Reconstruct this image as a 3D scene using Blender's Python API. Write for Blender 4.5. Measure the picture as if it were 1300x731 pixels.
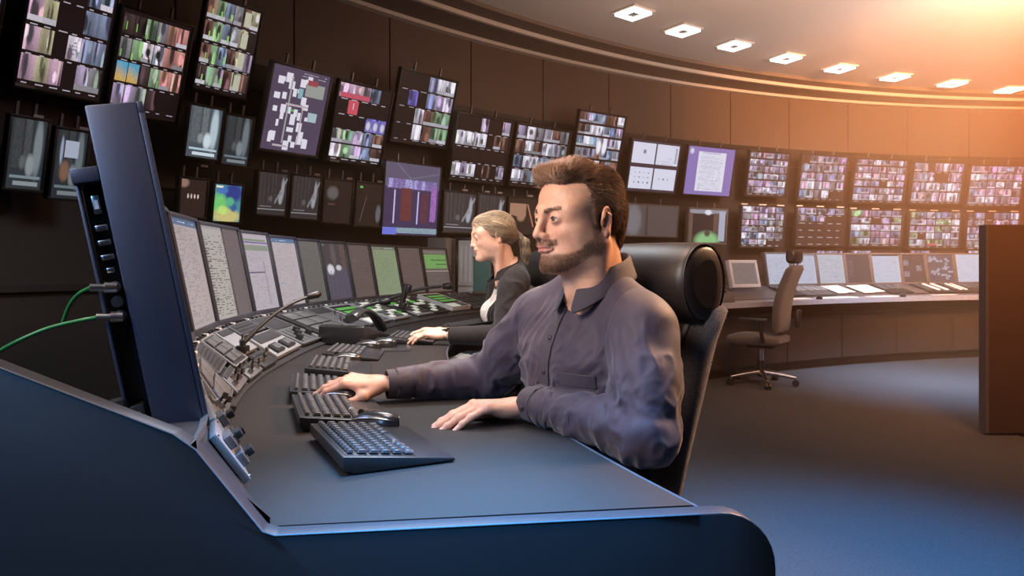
import bpy, bmesh, math, random
import numpy as np
from mathutils import Vector, Matrix, Euler

for _o in list(bpy.data.objects):
    bpy.data.objects.remove(_o, do_unlink=True)
COL = bpy.context.scene.collection
SC = bpy.context.scene
PI = math.pi
H = 1.11            # camera height
F = 900.0           # focal length in pixels of the 1300 x 731 frame
HY = 335.0          # horizon row

# ------------------------------------------------------------------ camera
cam_d = bpy.data.cameras.new('camera')
cam = bpy.data.objects.new('camera', cam_d); COL.objects.link(cam)
cam.location = (0, 0, H); cam.rotation_euler = (PI / 2, 0, 0)
cam_d.sensor_width = 36.0; cam_d.lens = 36.0 * F / 1300.0
cam_d.shift_y = -(365.5 - HY) / 1300.0
cam_d.clip_start = 0.02
SC.camera = cam

# ------------------------------------------------------------------ view, world, lights
SC.view_settings.view_transform = 'Standard'
SC.view_settings.look = 'None'
SC.view_settings.gamma = 1.0
SC.view_settings.use_curve_mapping = False
SC.view_settings.exposure = 0.0
W = bpy.data.worlds.new('room_world'); SC.world = W; W.use_nodes = True
W.node_tree.nodes['Background'].inputs[0].default_value = (0.50, 0.27, 0.16, 1)
W.node_tree.nodes['Background'].inputs[1].default_value = 0.012
SC.cycles.max_bounces = 6
SC.cycles.sample_clamp_indirect = 4.0
SC.cycles.volume_bounces = 0


def area(name, loc, to, size, power, col, size_y=None, spread=PI):
    d = bpy.data.lights.new(name, 'AREA'); d.energy = power; d.color = col
    d.shape = 'RECTANGLE'; d.size = size; d.size_y = size_y or size; d.spread = spread
    o = bpy.data.objects.new(name, d); COL.objects.link(o); o.location = loc
    o.rotation_euler = (Vector(to) - Vector(loc)).to_track_quat('-Z', 'Y').to_euler()
    return o


def spot(name, loc, to, power, col, angle, blend=0.8, rad=0.15):
    d = bpy.data.lights.new(name, 'SPOT'); d.energy = power; d.color = col
    d.spot_size = math.radians(angle); d.spot_blend = blend; d.shadow_soft_size = rad
    o = bpy.data.objects.new(name, d); COL.objects.link(o); o.location = loc
    o.rotation_euler = (Vector(to) - Vector(loc)).to_track_quat('-Z', 'Y').to_euler()
    return o


WARM = (1.0, 0.33, 0.085)
# unseen warm lamps added to wash the ceiling and the curved wall at the right
spot('ceiling_glow_fill', (4.3, 4.9, 2.5), (4.5, 7.2, 3.5), 330, (1.0, 0.80, 0.70), 110, 1.0, 0.25)  # added spot for the bright glow on the ceiling, no fixture there
area('ceiling_wash', (2.6, 4.4, 2.3), (2.8, 6.2, 3.5), 1.6, 85, (1.0, 0.68, 0.52))
spot('warm_wall_fill', (4.6, 4.0, 3.2), (6.0, 10.4, 3.1), 4600, WARM, 88, 1.0, 0.3)  # added spot that tints the wall orange
spot('warm_wall_fill', (1.5, 3.2, 3.2), (1.5, 8.0, 2.9), 85, WARM, 100, 1.0, 0.3)
area('far_desk_light', (3.6, 6.0, 3.2), (4.6, 8.9, 0.8), 1.2, 60, (0.90, 0.92, 1.0), spread=1.5)
area('partition_light', (2.6, 2.6, 3.2), (3.7, 4.6, 1.5), 0.6, 40, WARM, spread=1.5)  # added lamp for the orange cast on the partition
# neutral key over the operators
area('key_light', (-1.0, 0.75, 1.95), (0.05, 1.7, 1.1), 0.8, 19, (1.0, 0.80, 0.66), spread=2.2)
area('desk_light', (-0.1, 1.9, 2.9), (-0.1, 1.9, 0.7), 0.6, 13, (1.0, 0.70, 0.54), spread=1.8)
area('console_light', (-0.4, 3.2, 2.8), (-1.0, 2.9, 0.8), 0.9, 34, (0.90, 0.93, 1.0), spread=2.0)
area('operator_light', (-0.9, 2.6, 1.9), (-0.05, 3.3, 1.1), 0.5, 9, (1.0, 0.84, 0.72), spread=2.2)
area('operator_back_light', (1.9, 2.5, 2.4), (0.25, 1.75, 1.0), 0.5, 34, (1.0, 0.55, 0.30), spread=1.6)
area('screen_light', (-0.80, 1.55, 1.15), (-0.15, 1.9, 0.80), 0.3, 2.6, (0.42, 0.60, 1.0), spread=1.8)
# cool blue lamps added near the camera for the blue tint down low
spot('desk_blue_light', (-0.05, 1.10, 2.4), (-0.02, 1.00, 0.72), 1300, (0.02, 0.40, 1.0), 33, 1.0, 0.2)
area('panel_blue_light', (-1.2, -0.5, 1.9), (-0.75, 0.95, 0.9), 0.5, 6.5, (0.16, 0.48, 1.0), spread=1.5)
spot('floor_blue_light', (1.35, 1.9, 3.2), (1.35, 2.35, 0.0), 1100, (0.02, 0.40, 1.0), 50, 1.0, 0.3)
area('floor_grey_light', (4.0, 6.0, 3.2), (4.0, 6.5, 0.0), 0.7, 26, (0.66, 0.78, 1.0), spread=0.95)

# ------------------------------------------------------------------ materials
MATS = {}


def mat(name, col, rough=0.5, metal=0.0, noise=0.0, nscale=40.0, bump=0.0, bscale=200.0, emit=None, estr=0.0,
        spec=0.5, coat=0.0, sheen=0.0, detail=3.0, stretch=None):
    if name in MATS: return MATS[name]
    m = bpy.data.materials.new(name); m.use_nodes = True
    nt = m.node_tree; b = nt.nodes['Principled BSDF']
    b.inputs['Base Color'].default_value = (*col, 1)
    b.inputs['Roughness'].default_value = rough; b.inputs['Metallic'].default_value = metal
    b.inputs['Specular IOR Level'].default_value = spec
    b.inputs['Coat Weight'].default_value = coat
    b.inputs['Sheen Weight'].default_value = sheen
    if noise or bump:
        tc = nt.nodes.new('ShaderNodeTexCoord'); src = tc.outputs['Object']
        if stretch:
            mp = nt.nodes.new('ShaderNodeMapping'); mp.inputs['Scale'].default_value = stretch
            nt.links.new(src, mp.inputs['Vector']); src = mp.outputs[0]
    if noise:
        n = nt.nodes.new('ShaderNodeTexNoise'); n.inputs['Scale'].default_value = nscale
        n.inputs['Detail'].default_value = detail
        nt.links.new(src, n.inputs['Vector'])
        r = nt.nodes.new('ShaderNodeMapRange')
        r.inputs[3].default_value = 1 - noise; r.inputs[4].default_value = 1 + noise
        nt.links.new(n.outputs[0], r.inputs[0])
        v = nt.nodes.new('ShaderNodeVectorMath'); v.operation = 'SCALE'
        v.inputs[0].default_value = col
        nt.links.new(r.outputs[0], v.inputs['Scale']); nt.links.new(v.outputs[0], b.inputs['Base Color'])
    if bump:
        n2 = nt.nodes.new('ShaderNodeTexNoise'); n2.inputs['Scale'].default_value = bscale
        nt.links.new(src, n2.inputs['Vector'])
        bp = nt.nodes.new('ShaderNodeBump'); bp.inputs['Strength'].default_value = bump
        bp.inputs['Distance'].default_value = 0.004
        nt.links.new(n2.outputs[0], bp.inputs['Height']); nt.links.new(bp.outputs[0], b.inputs['Normal'])
    if emit:
        b.inputs['Emission Color'].default_value = (*emit, 1); b.inputs['Emission Strength'].default_value = estr
    m.cycles.emission_sampling = 'NONE' if (emit and estr < 3) else 'AUTO'
    MATS[name] = m
    return m


def screen_mat(strength):
    key = 'screen_glow_%.2f' % strength
    if key in MATS: return MATS[key]
    m = bpy.data.materials.new(key); m.use_nodes = True; nt = m.node_tree
    b = nt.nodes['Principled BSDF']
    a = nt.nodes.new('ShaderNodeAttribute'); a.attribute_name = 'Picture'
    nt.links.new(a.outputs['Color'], b.inputs['Emission Color'])
    b.inputs['Emission Strength'].default_value = strength
    b.inputs['Base Color'].default_value = (0.012, 0.011, 0.012, 1); b.inputs['Roughness'].default_value = 0.3
    m.cycles.emission_sampling = 'NONE'
    MATS[key] = m
    return m


def vcol_mat(name, rough=0.5, spec=0.5, sss=0.0, bump=0.0, bscale=300.0, sheen=0.0, aniso=0.0, coat=0.0):
    if name in MATS: return MATS[name]
    m = bpy.data.materials.new(name); m.use_nodes = True; nt = m.node_tree
    b = nt.nodes['Principled BSDF']
    a = nt.nodes.new('ShaderNodeAttribute'); a.attribute_name = 'Tint'
    nt.links.new(a.outputs['Color'], b.inputs['Base Color'])
    b.inputs['Roughness'].default_value = rough; b.inputs['Specular IOR Level'].default_value = spec
    b.inputs['Subsurface Weight'].default_value = sss; b.inputs['Subsurface Scale'].default_value = 0.01
    b.inputs['Subsurface Radius'].default_value = (1.0, 0.35, 0.2)
    b.inputs['Sheen Weight'].default_value = sheen
    if bump:
        tc = nt.nodes.new('ShaderNodeTexCoord')
        n2 = nt.nodes.new('ShaderNodeTexNoise'); n2.inputs['Scale'].default_value = bscale
        nt.links.new(tc.outputs['Object'], n2.inputs['Vector'])
        bp = nt.nodes.new('ShaderNodeBump'); bp.inputs['Strength'].default_value = bump
        bp.inputs['Distance'].default_value = 0.001
        nt.links.new(n2.outputs[0], bp.inputs['Height']); nt.links.new(bp.outputs[0], b.inputs['Normal'])
    MATS[name] = m
    return m


M_WALL = mat('brown_wall_panel', (0.095, 0.060, 0.045), 0.55, noise=0.12, nscale=3)
M_RACK = mat('dark_rack_panel', (0.016, 0.011, 0.010), 0.6, noise=0.2, nscale=4)
M_CEIL = mat('matt_cream_ceiling', (0.62, 0.57, 0.53), 0.9)
M_RING = mat('ceiling_ring_grey', (0.16, 0.12, 0.10), 0.8)
M_TRIM = mat('pale_trim', (0.55, 0.48, 0.42), 0.6)
M_CARPET = mat('blue_grey_carpet', (0.075, 0.085, 0.10), 0.95, noise=0.35, nscale=90, bump=0.5, bscale=420, spec=0.1)
M_PANEL = mat('slate_blue_laminate', (0.026, 0.028, 0.034), 0.42, noise=0.06, nscale=300)
M_EDGE = mat('pale_edge_and_highlight', (0.060, 0.070, 0.085), 0.5, spec=0.25)  # also the painted bevel highlight of the end panel
M_TOP = mat('charcoal_worktop', (0.024, 0.021, 0.020), 0.55, spec=0.22, noise=0.25, nscale=350, bump=0.12, bscale=600)
M_FTOP = mat('pale_grey_worktop', (0.30, 0.31, 0.36), 0.4, noise=0.3, nscale=14, stretch=(1, 12, 1))
M_KICK = mat('brown_desk_front', (0.040, 0.030, 0.028), 0.6, noise=0.1, nscale=3)
M_DARK = mat('near_black_plastic', (0.014, 0.013, 0.014), 0.42)
M_BLACK = mat('black_plastic', (0.020, 0.020, 0.022), 0.35)
M_SATIN = mat('satin_black_plastic', (0.030, 0.030, 0.033), 0.25)
M_CASE = mat('blue_grey_steel_case', (0.045, 0.050, 0.078), 0.38, 0.25, noise=0.05, nscale=200, bump=0.1, bscale=700)
M_GREYP = mat('grey_bezel_plastic', (0.10, 0.09, 0.09), 0.4)
M_WHITEP = mat('pale_bezel_plastic', (0.45, 0.47, 0.52), 0.4)
M_BEZEL = mat('blue_black_bezel', (0.040, 0.042, 0.052), 0.28)
M_METAL = mat('brushed_steel', (0.55, 0.55, 0.57), 0.28, 1.0)
M_DIM = mat('dull_steel', (0.21, 0.21, 0.22), 0.42, 0.7, noise=0.15, nscale=60)
M_SILVER = mat('pale_silver_plate', (0.36, 0.37, 0.38), 0.35, 0.35)
M_GREY = mat('mid_grey_plate', (0.10, 0.105, 0.11), 0.42, 0.2)
M_DGREY = mat('dark_grey_plate', (0.038, 0.038, 0.040), 0.4, 0.2)
M_KEYG = mat('smoked_key_cap', (0.11, 0.115, 0.115), 0.3, coat=0.4)
M_KEYB = mat('dark_key_cap', (0.050, 0.050, 0.054), 0.38)
M_PAPER = mat('white_paper', (0.80, 0.78, 0.76), 0.7)
M_TAG = mat('pale_name_tag', (0.42, 0.40, 0.38), 0.6)
M_GREEN = mat('green_cable_jacket', (0.012, 0.12, 0.03), 0.4)
M_TEAL = mat('teal_panel', (0.12, 0.32, 0.30), 0.6)
M_LEATHER = mat('black_leather', (0.026, 0.018, 0.015), 0.42, bump=0.12, bscale=420, noise=0.15, nscale=20)
M_FABRIC = mat('speckled_charcoal_fabric', (0.080, 0.066, 0.066), 0.95, noise=0.9, nscale=230, bump=0.8, bscale=400, sheen=0.3)
M_LAMP = mat('lit_lamp_frame', (1, 1, 1), 0.5, emit=(1.0, 0.93, 0.84), estr=2.6)
M_LIT = mat('lit_white_key', (0.5, 0.5, 0.45), 0.3, emit=(.85, .9, .75), estr=0.38)
M_LITG = mat('lit_green_display', (0.05, 0.2, 0.03), 0.3, emit=(0.10, 0.42, 0.07), estr=0.55)

# ------------------------------------------------------------------ helpers


def props(o, label=None, cat=None, group=None, kind=None):
    if label: o['label'] = label
    if cat: o['category'] = cat
    if group: o['group'] = group
    if kind: o['kind'] = kind
    return o


def thing(name, label, cat, loc=(0, 0, 0), rot=None, group=None):
    o = bpy.data.objects.new(name, None); COL.objects.link(o); o.empty_display_size = 0.05
    if isinstance(rot, Matrix):
        o.matrix_world = Matrix.Translation(Vector(loc)) @ rot.to_4x4()
    else:
        o.location = loc; o.rotation_euler = rot or (0, 0, 0)
    return props(o, label, cat, group)


def copy_tree(o, parent=None):
    c = o.copy(); COL.objects.link(c); c.parent = parent
    for ch in list(o.children): copy_tree(ch, c)
    return c


class MB:
    """collects vertices and faces of ONE part"""
    def __init__(s): s.v = []; s.f = []; s.m = []; s.mats = []

    def mi(s, m):
        if m not in s.mats: s.mats.append(m)
        return s.mats.index(m)

    def add(s, vs, fs, m, T=None):
        n = len(s.v); k = s.mi(m)
        for p in vs:
            p = Vector(p)
            if T is not None: p = T @ p
            s.v.append(p)
        for f in fs:
            s.f.append([i + n for i in f]); s.m.append(k)
        return s

    def box(s, c, size, m, T=None, bev=0.0, R=None, seg=2):
        x, y, z = [a / 2 for a in size]
        vs = [(-x, -y, -z), (x, -y, -z), (x, y, -z), (-x, y, -z), (-x, -y, z), (x, -y, z), (x, y, z), (-x, y, z)]
        fs = [(0, 3, 2, 1), (4, 5, 6, 7), (0, 1, 5, 4), (1, 2, 6, 5), (2, 3, 7, 6), (3, 0, 4, 7)]
        L = Matrix.Translation(Vector(c))
        if R is not None: L = L @ R.to_4x4()
        if T is not None: L = T @ L
        if bev <= 0: return s.add(vs, fs, m, L)
        return s.bevelled(vs, fs, m, L, bev, seg)

    def bevelled(s, vs, fs, m, T=None, bev=0.002, seg=2):
        bm = bmesh.new(); bv = [bm.verts.new(p) for p in vs]
        for f in fs: bm.faces.new([bv[i] for i in f])
        bm.normal_update()
        bmesh.ops.bevel(bm, geom=list(bm.edges), offset=bev, segments=seg, profile=0.5, affect='EDGES')
        bm.verts.index_update()
        s.add([v.co[:] for v in bm.verts], [[v.index for v in f.verts] for f in bm.faces], m, T)
        bm.free(); return s

    def hexa(s, q, h, m, bev=0.0, T=None):
        """slab under a quad q (4 points), thickness vector h downwards"""
        h = Vector(h); q = [Vector(p) for p in q]
        vs = [p - h for p in q] + q
        fs = [(0, 3, 2, 1), (4, 5, 6, 7), (0, 1, 5, 4), (1, 2, 6, 5), (2, 3, 7, 6), (3, 0, 4, 7)]
        if bev > 0: return s.bevelled(vs, fs, m, T, bev)
        return s.add(vs, fs, m, T)

    def cyl(s, a, b, r, m, n=16, r2=None, T=None, caps=True):
        a = Vector(a); b = Vector(b); r2 = r if r2 is None else r2
        q = (b - a).to_track_quat('Z', 'Y').to_matrix()
        vs = []; fs = []
        for p, rr in ((a, r), (b, r2)):
            for i in range(n):
                t = 2 * PI * i / n; vs.append(p + q @ Vector((rr * math.cos(t), rr * math.sin(t), 0)))
        for i in range(n): fs.append((i, (i + 1) % n, n + (i + 1) % n, n + i))
        if caps: fs.append(tuple(reversed(range(n)))); fs.append(tuple(range(n, 2 * n)))
        return s.add(vs, fs, m, T)

    def tube(s, pts, r, m, n=10, T=None):
        pts = [Vector(p) for p in pts]; rs = r if isinstance(r, (list, tuple)) else [r] * len(pts)
        vs = []; fs = []; up = Vector((0, 0, 1)); prev = None
        for i, p in enumerate(pts):
            d = (pts[min(i + 1, len(pts) - 1)] - pts[max(i - 1, 0)]).normalized()
            x = (prev - d * prev.dot(d)) if prev is not None else d.cross(up if abs(d.z) < .9 else Vector((1, 0, 0)))
            x.normalize(); prev = x; y = d.cross(x)
            for k in range(n):
                t = 2 * PI * k / n; vs.append(p + (x * math.cos(t) + y * math.sin(t)) * rs[i])
        for i in range(len(pts) - 1):
            for k in range(n): fs.append((i * n + k, i * n + (k + 1) % n, (i + 1) * n + (k + 1) % n, (i + 1) * n + k))
        fs.append(tuple(reversed(range(n)))); L = (len(pts) - 1) * n; fs.append(tuple(range(L, L + n)))
        return s.add(vs, fs, m, T)

    def prism(s, poly, depth, m, T=None, bev=0.0, seg=3):
        """poly in the local XZ plane, extruded along +Y by depth"""
        n = len(poly); vs = [(p[0], 0, p[1]) for p in poly] + [(p[0], depth, p[1]) for p in poly]
        fs = [tuple(range(n)), tuple(reversed(range(n, 2 * n)))]
        for i in range(n): fs.append((i, i + n, (i + 1) % n + n, (i + 1) % n))
        if bev > 0: return s.bevelled(vs, fs, m, T, bev, seg)
        return s.add(vs, fs, m, T)

    def grid(s, P, m, T=None, closed_u=False):
        """P: list of rows of points"""
        R = len(P); Cn = len(P[0]); vs = [p for row in P for p in row]; fs = []
        for i in range(R - 1):
            for j in range(Cn if closed_u else Cn - 1):
                fs.append((i * Cn + j, i * Cn + (j + 1) % Cn, (i + 1) * Cn + (j + 1) % Cn, (i + 1) * Cn + j))
        return s.add(vs, fs, m, T)

    def build(s, name, parent=None, smooth=None, label=None, origin=None):
        me = bpy.data.meshes.new(name)
        o0 = Vector(origin) if origin is not None else Vector((0, 0, 0))
        me.from_pydata([tuple(Vector(v) - o0) for v in s.v], [], s.f)
        for m in s.mats: me.materials.append(m)
        me.polygons.foreach_set('material_index', s.m)
        me.update()
        bm = bmesh.new(); bm.from_mesh(me); bmesh.ops.recalc_face_normals(bm, faces=bm.faces); bm.to_mesh(me); bm.free()
        if smooth is not None:
            me.polygons.foreach_set('use_smooth', [True] * len(me.polygons))
            me.set_sharp_from_angle(angle=math.radians(smooth))
        o = bpy.data.objects.new(name, me); COL.objects.link(o); o.location = o0
        if parent is not None: o.parent = parent
        if label: o['label'] = label
        return o


def obj(name, mb, parent=None, smooth=None, label=None): return mb.build(name, parent, smooth, label)


def px(x, y, Y):
    """world point at depth Y seen at pixel (x, y)"""
    return Vector(((x - 650.0) / F * Y, Y, H + (HY - y) * Y / F))


def px_z(x, y, z):
    """world point at height z seen at pixel (x, y)"""
    return px(x, y, (H - z) * F / (y - HY))


def catmull(P, t):
    P = [Vector(p) for p in P]; n = len(P)
    i = int(max(0, min(n - 2, math.floor(t)))); u = t - i
    p1, p2 = P[i], P[i + 1]
    p0 = P[i - 1] if i > 0 else p1 * 2 - p2
    p3 = P[i + 2] if i + 2 < n else p2 * 2 - p1
    return 0.5 * ((2 * p1) + (p2 - p0) * u + (2 * p0 - 5 * p1 + 4 * p2 - p3) * u * u + (3 * p1 - p0 - 3 * p2 + p3) * u ** 3)


def mat_cols(x, y, z):
    m = Matrix.Identity(3); m.col[0] = x; m.col[1] = y; m.col[2] = z
    return m


# ------------------------------------------------------------------ room geometry: one circle for the curved wall
CX, CY, R0 = 8.084, -2.099, 12.23


def ray_circle(x, R):
    """plan point where the sight line of pixel column x meets the circle of radius R (far side)"""
    d = Vector(((x - 650.0) / F, 1.0)); c = Vector((CX, CY))
    a = d.dot(d); b = -2 * d.dot(c); k = c.dot(c) - R * R
    s = (-b + math.sqrt(b * b - 4 * a * k)) / (2 * a)
    return d * s


def circ(R, a): return Vector((CX + R * math.cos(a), CY + R * math.sin(a)))


A0, A1 = math.radians(205), math.radians(20)      # from behind the left edge round to the right


def ring_wall(mb, R, z0, z1, th, m, n=120, a0=A0, a1=A1):
    """curved slab between radii R and R+th"""
    rows = []
    for i in range(n + 1):
        a = a0 + (a1 - a0) * i / n
        p, q = circ(R, a), circ(R + th, a)
        rows.append([(p.x, p.y, z0), (p.x, p.y, z1), (q.x, q.y, z1), (q.x, q.y, z0)])
    mb.grid(rows, m, closed_u=True)
    mb.add(rows[0], [(0, 1, 2, 3)], m); mb.add(rows[-1], [(3, 2, 1, 0)], m)


ZC = 3.50
mb = MB(); mb.box((4, 4, -0.05), (34, 34, 0.1), M_CARPET); props(obj('floor', mb), kind='structure')
mb = MB(); mb.box((4, 4, ZC + 0.05), (34, 34, 0.1), M_CEIL); props(obj('ceiling', mb), kind='structure')
# wall panels with narrow recessed joints
RW = 12.66
mb = MB()
ring_wall(mb, RW + 0.02, 0, ZC, 0.12, M_RACK)
apx = ray_circle(598, RW); a_ref = math.atan2(apx.y - CY, apx.x - CX)
da = 1.0 / RW
k0 = int((A0 - a_ref) / da); k1 = int((a_ref - A1) / da)
for k in range(-k0, k1):
    b0 = a_ref - k * da - 0.0006; b1 = a_ref - (k + 1) * da + 0.0006
    for z0, z1 in ((0.0, 1.25), (1.257, ZC)):
        ring_wall(mb, RW, z0, z1, 0.05, M_WALL, n=4, a0=b0, a1=b1)
props(obj('wall_back', mb), kind='structure')
mb = MB(); ring_wall(mb, 12.50, 0, 2.66, 0.06, M_RACK); ring_wall(mb, 12.49, 2.62, 2.67, 0.03, M_DARK)
for zz in (0.95, 1.62, 2.42):
    ring_wall(mb, 12.46, zz, zz + 0.04, 0.04, M_DARK)
props(obj('wall_inner', mb), kind='structure')
# stepped ring under the ceiling
for nm, Ra, Rb, z0, z1, m in (('trim_1', 12.22, 12.66, 3.43, 3.50, M_RING), ('trim_2', 12.58, 12.66, 3.395, 3.43, M_TRIM),
                              ('trim_3', 12.18, 12.22, 3.42, 3.50, M_TRIM), ('trim_4', 11.98, 12.18, 3.46, 3.50, M_RING)):
    mb = MB(); ring_wall(mb, Ra, z0, z1, Rb - Ra, m); props(obj(nm, mb, smooth=40), kind='structure')
# the remaining room behind the camera
mb = MB(); mb.box((4, -6.2, 1.75), (24, 0.1, 3.5), M_RACK); props(obj('wall_rear', mb), kind='structure')

# ------------------------------------------------------------------ ceiling lights
LIGHTS = [(804, 17), (867, 39), (932, 58), (998, 74), (1066, 87), (1136, 98), (1209, 106), (1281, 114)]
first = None
NUMS = ['first', 'second', 'third', 'fourth', 'fifth', 'sixth', 'seventh', 'eighth']
for i, (x, y) in enumerate(LIGHTS):
    p = px_z(x, y, ZC - 0.02)
    a = math.atan2(p.y - CY, p.x - CX)
    if first is None:
        t = thing('ceiling_light', '', 'ceiling light', p, (0, 0, a), 'square lights in an arc on the ceiling')
        fr = MB(); S = 0.092; w = 0.062; dz = -0.005
        for sx, sy, lx, ly in ((0, 1, 2 * S + w, w), (0, -1, 2 * S + w, w), (1, 0, w, 2 * S - w), (-1, 0, w, 2 * S - w)):
            fr.box((sx * S, sy * S, dz), (lx, ly, 0.03), M_LAMP)
        obj('frame', fr, t)
        mp = MB(); mp.box((0, 0, 0.004), (2 * S - w, 2 * S - w, 0.02), M_GREY); mp.box((0, 0, 0.012), (2 * S + w + .05, 2 * S + w + .05, 0.014), M_CEIL)
        obj('mounting_plate', mp, t)
        first = t
    else:
        t = copy_tree(first); t.location = p; t.rotation_euler = (0, 0, a)
    where = 'nearest the top edge of the photo' if i == 0 else ('last at the right edge of the photo' if i == 7 else NUMS[i] + ' from the left end of the arc')
    t['label'] = 'lit square ceiling light with grey centre, ' + where

# ------------------------------------------------------------------ pictures on screens (each face of the screen mesh is one picture cell)
class Pic:
    def __init__(s, w, h, bg=(0.012, 0.006, 0.006), seed=0):
        s.w, s.h = w, h; s.a = np.zeros((h, w, 3)); s.a[:] = bg; s.r = np.random.RandomState(seed)

    def rect(s, x0, y0, x1, y1, c, n=0.0):
        X0, X1 = int(round(x0 * s.w)), max(int(round(x0 * s.w)) + 1, int(round(x1 * s.w)))
        Y0, Y1 = int(round(y0 * s.h)), max(int(round(y0 * s.h)) + 1, int(round(y1 * s.h)))
        X0, Y0 = max(0, X0), max(0, Y0); v = s.a[Y0:Y1, X0:X1]
        if v.size: v[:] = np.array(c) * (1 + n * (s.r.rand(*v.shape[:2], 1) - .5) * 2)
        return s

    def blob(s, cx, cy, rx, ry, c, k=1.0):
        yy, xx = np.mgrid[0:s.h, 0:s.w]
        d = (((xx + .5) / s.w - cx) / rx) ** 2 + (((yy + .5) / s.h - cy) / ry) ** 2
        w = np.clip(1.5 - d, 0, 1)[..., None] * k
        s.a = s.a * (1 - w) + np.array(c) * w
        return s

    def line(s, x0, y0, x1, y1, c, wd=1):
        n = int(max(abs(x1 - x0) * s.w, abs(y1 - y0) * s.h)) * 2 + 1
        for i in range(n + 1):
            X = int((x0 + (x1 - x0) * i / n) * s.w); Y = int((y0 + (y1 - y0) * i / n) * s.h)
            s.a[max(0, Y):Y + wd, max(0, X):X + wd] = c
        return s

    def thumb(s, x0, y0, x1, y1, style=None):
        r = s.r; X0, X1, Y0, Y1 = int(x0 * s.w), int(x1 * s.w), int(y0 * s.h), int(y1 * s.h)
        w, h = X1 - X0, Y1 - Y0
        if w < 2 or h < 2: return
        st = style or r.choice(['warm', 'cool', 'lilac', 'white', 'brown', 'green', 'cool', 'lilac'])
        base = {'warm': (.42, .26, .20), 'cool': (.16, .22, .34), 'lilac': (.34, .27, .42), 'white': (.72, .68, .78),
                'brown': (.16, .07, .05), 'green': (.18, .32, .16), 'pink': (.45, .28, .38), 'dark': (.05, .03, .03),
                'thermal': (.1, .45, .6), 'red': (.55, .04, .07), 'grey': (.2, .2, .22), 'blue': (.12, .10, .5), 'salmon': (.5, .2, .16),
                'sand': (.42, .40, .22)}[st]
        yy, xx = np.mgrid[0:h, 0:w]; yy = yy / h; xx = xx / w
        im = np.array(base) * (1.15 - .5 * yy)[..., None] * (0.9 + .25 * np.sin(xx * 5 + r.rand() * 6))[..., None]
        if st == 'thermal':
            k = np.clip(yy * 1.5 - .2 + .2 * np.sin(xx * 6), 0, 1)[..., None]
            im = (1 - k) * np.array((.03, .35, .55)) + k * np.array((.6, .38, .05))
        elif st not in ('red',):
            for _ in range(r.randint(2, 5)):
                cx, cy, ww, hh = r.rand(), .2 + .6 * r.rand(), .07 + .16 * r.rand(), .2 + .5 * r.rand()
                c = np.array(base) * r.choice([.15, .3, 1.7, 2.3]) * (0.7 + .6 * r.rand(3))
                m = np.clip(1.6 - ((xx - cx) / ww) ** 2 - ((yy - cy) / hh) ** 2, 0, 1)[..., None]
                im = im * (1 - m) + np.clip(c, 0, .95) * m
            if r.rand() < .4:
                im[int(h * .8):] = np.array((.4, .4, .45)) * (.5 + r.rand())
        im *= (1 + .25 * (r.rand(h, w, 1) - .5))
        s.a[Y0:Y1, X0:X1] = im

    def wall(s, rows, cols, styles=None, missing=(), miss_p=0.0, cap=(.55, .5, .6), m=(0.02, 0.02), fill=.985, capfrac=.14, double=False):
        for r in range(rows):
            for c in range(cols):
                x0 = m[0] + (1 - 2 * m[0]) * c / cols; x1 = x0 + (1 - 2 * m[0]) / cols * fill
                y0 = m[1] + (1 - 2 * m[1]) * r / rows; y1 = y0 + (1 - 2 * m[1]) / rows
                yc = y1 - (y1 - y0) * capfrac
                if (r, c) in missing or s.r.rand() < miss_p:
                    pass
                else:
                    st = None
                    if styles: st = styles[r % len(styles)][c % len(styles[0])] if isinstance(styles[0], (list, tuple)) else styles[s.r.randint(len(styles))]
                    if st != 'none': s.thumb(x0, y0, x1, yc - 0.004, st)
                if cap is not None:
                    s.rect(x0 + .2 * (x1 - x0), yc + .01, x0 + (.5 + .4 * s.r.rand()) * (x1 - x0), yc + .01, cap)
        return s

    def text(s, x0, y0, x1, y1, rows, c, p=.65, step=2):
        Y0, Y1 = y0 * s.h, y1 * s.h
        for i in range(rows):
            Y = int(Y0 + (Y1 - Y0) * (i + .5) / rows); X = int(x0 * s.w)
            while X < x1 * s.w:
                L = s.r.randint(1, 5)
                if s.r.rand() < p: s.a[min(Y, s.h - 1), X:min(X + L, int(x1 * s.w))] = np.array(c) * (.8 + .4 * s.r.rand())
                X += L + 1
        return s


def screen_mesh(name, pic, Wd, Ht, strength, parent, at=(0, 0, 0)):
    """a pane Wd x Ht in the local XZ plane facing -Y, centred at `at`"""
    w, h = pic.w, pic.h
    xs = np.linspace(-Wd / 2, Wd / 2, w + 1); zs = np.linspace(Ht / 2, -Ht / 2, h + 1)
    X, Z = np.meshgrid(xs, zs); V = np.stack([X, np.zeros_like(X), Z], -1).reshape(-1, 3) + np.array(at)
    i, j = np.mgrid[0:h, 0:w]; a = i * (w + 1) + j
    Fq = np.stack([a, a + w + 1, a + w + 2, a + 1], -1).reshape(-1)
    me = bpy.data.meshes.new(name); me.vertices.add(len(V)); me.vertices.foreach_set('co', V.astype(np.float32).ravel())
    n = w * h; me.loops.add(n * 4); me.loops.foreach_set('vertex_index', Fq.astype(np.int32))
    me.polygons.add(n); me.polygons.foreach_set('loop_start', np.arange(0, n * 4, 4, dtype=np.int32))
    me.update(calc_edges=True)
    at_ = me.attributes.new('Picture', 'FLOAT_COLOR', 'CORNER')
    pic.a = (pic.a * .78 + pic.a.mean(2, keepdims=True) * .22) * np.array((1.0, .93, .96))
    col = np.concatenate([np.clip(pic.a, 0, 1), np.ones((h, w, 1))], -1).reshape(n, 1, 4).repeat(4, 1)
    at_.data.foreach_set('color', col.astype(np.float32).ravel())
    me.materials.append(screen_mat(strength))
    o = bpy.data.objects.new(name, me); COL.objects.link(o); o.parent = parent
    return o


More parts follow.
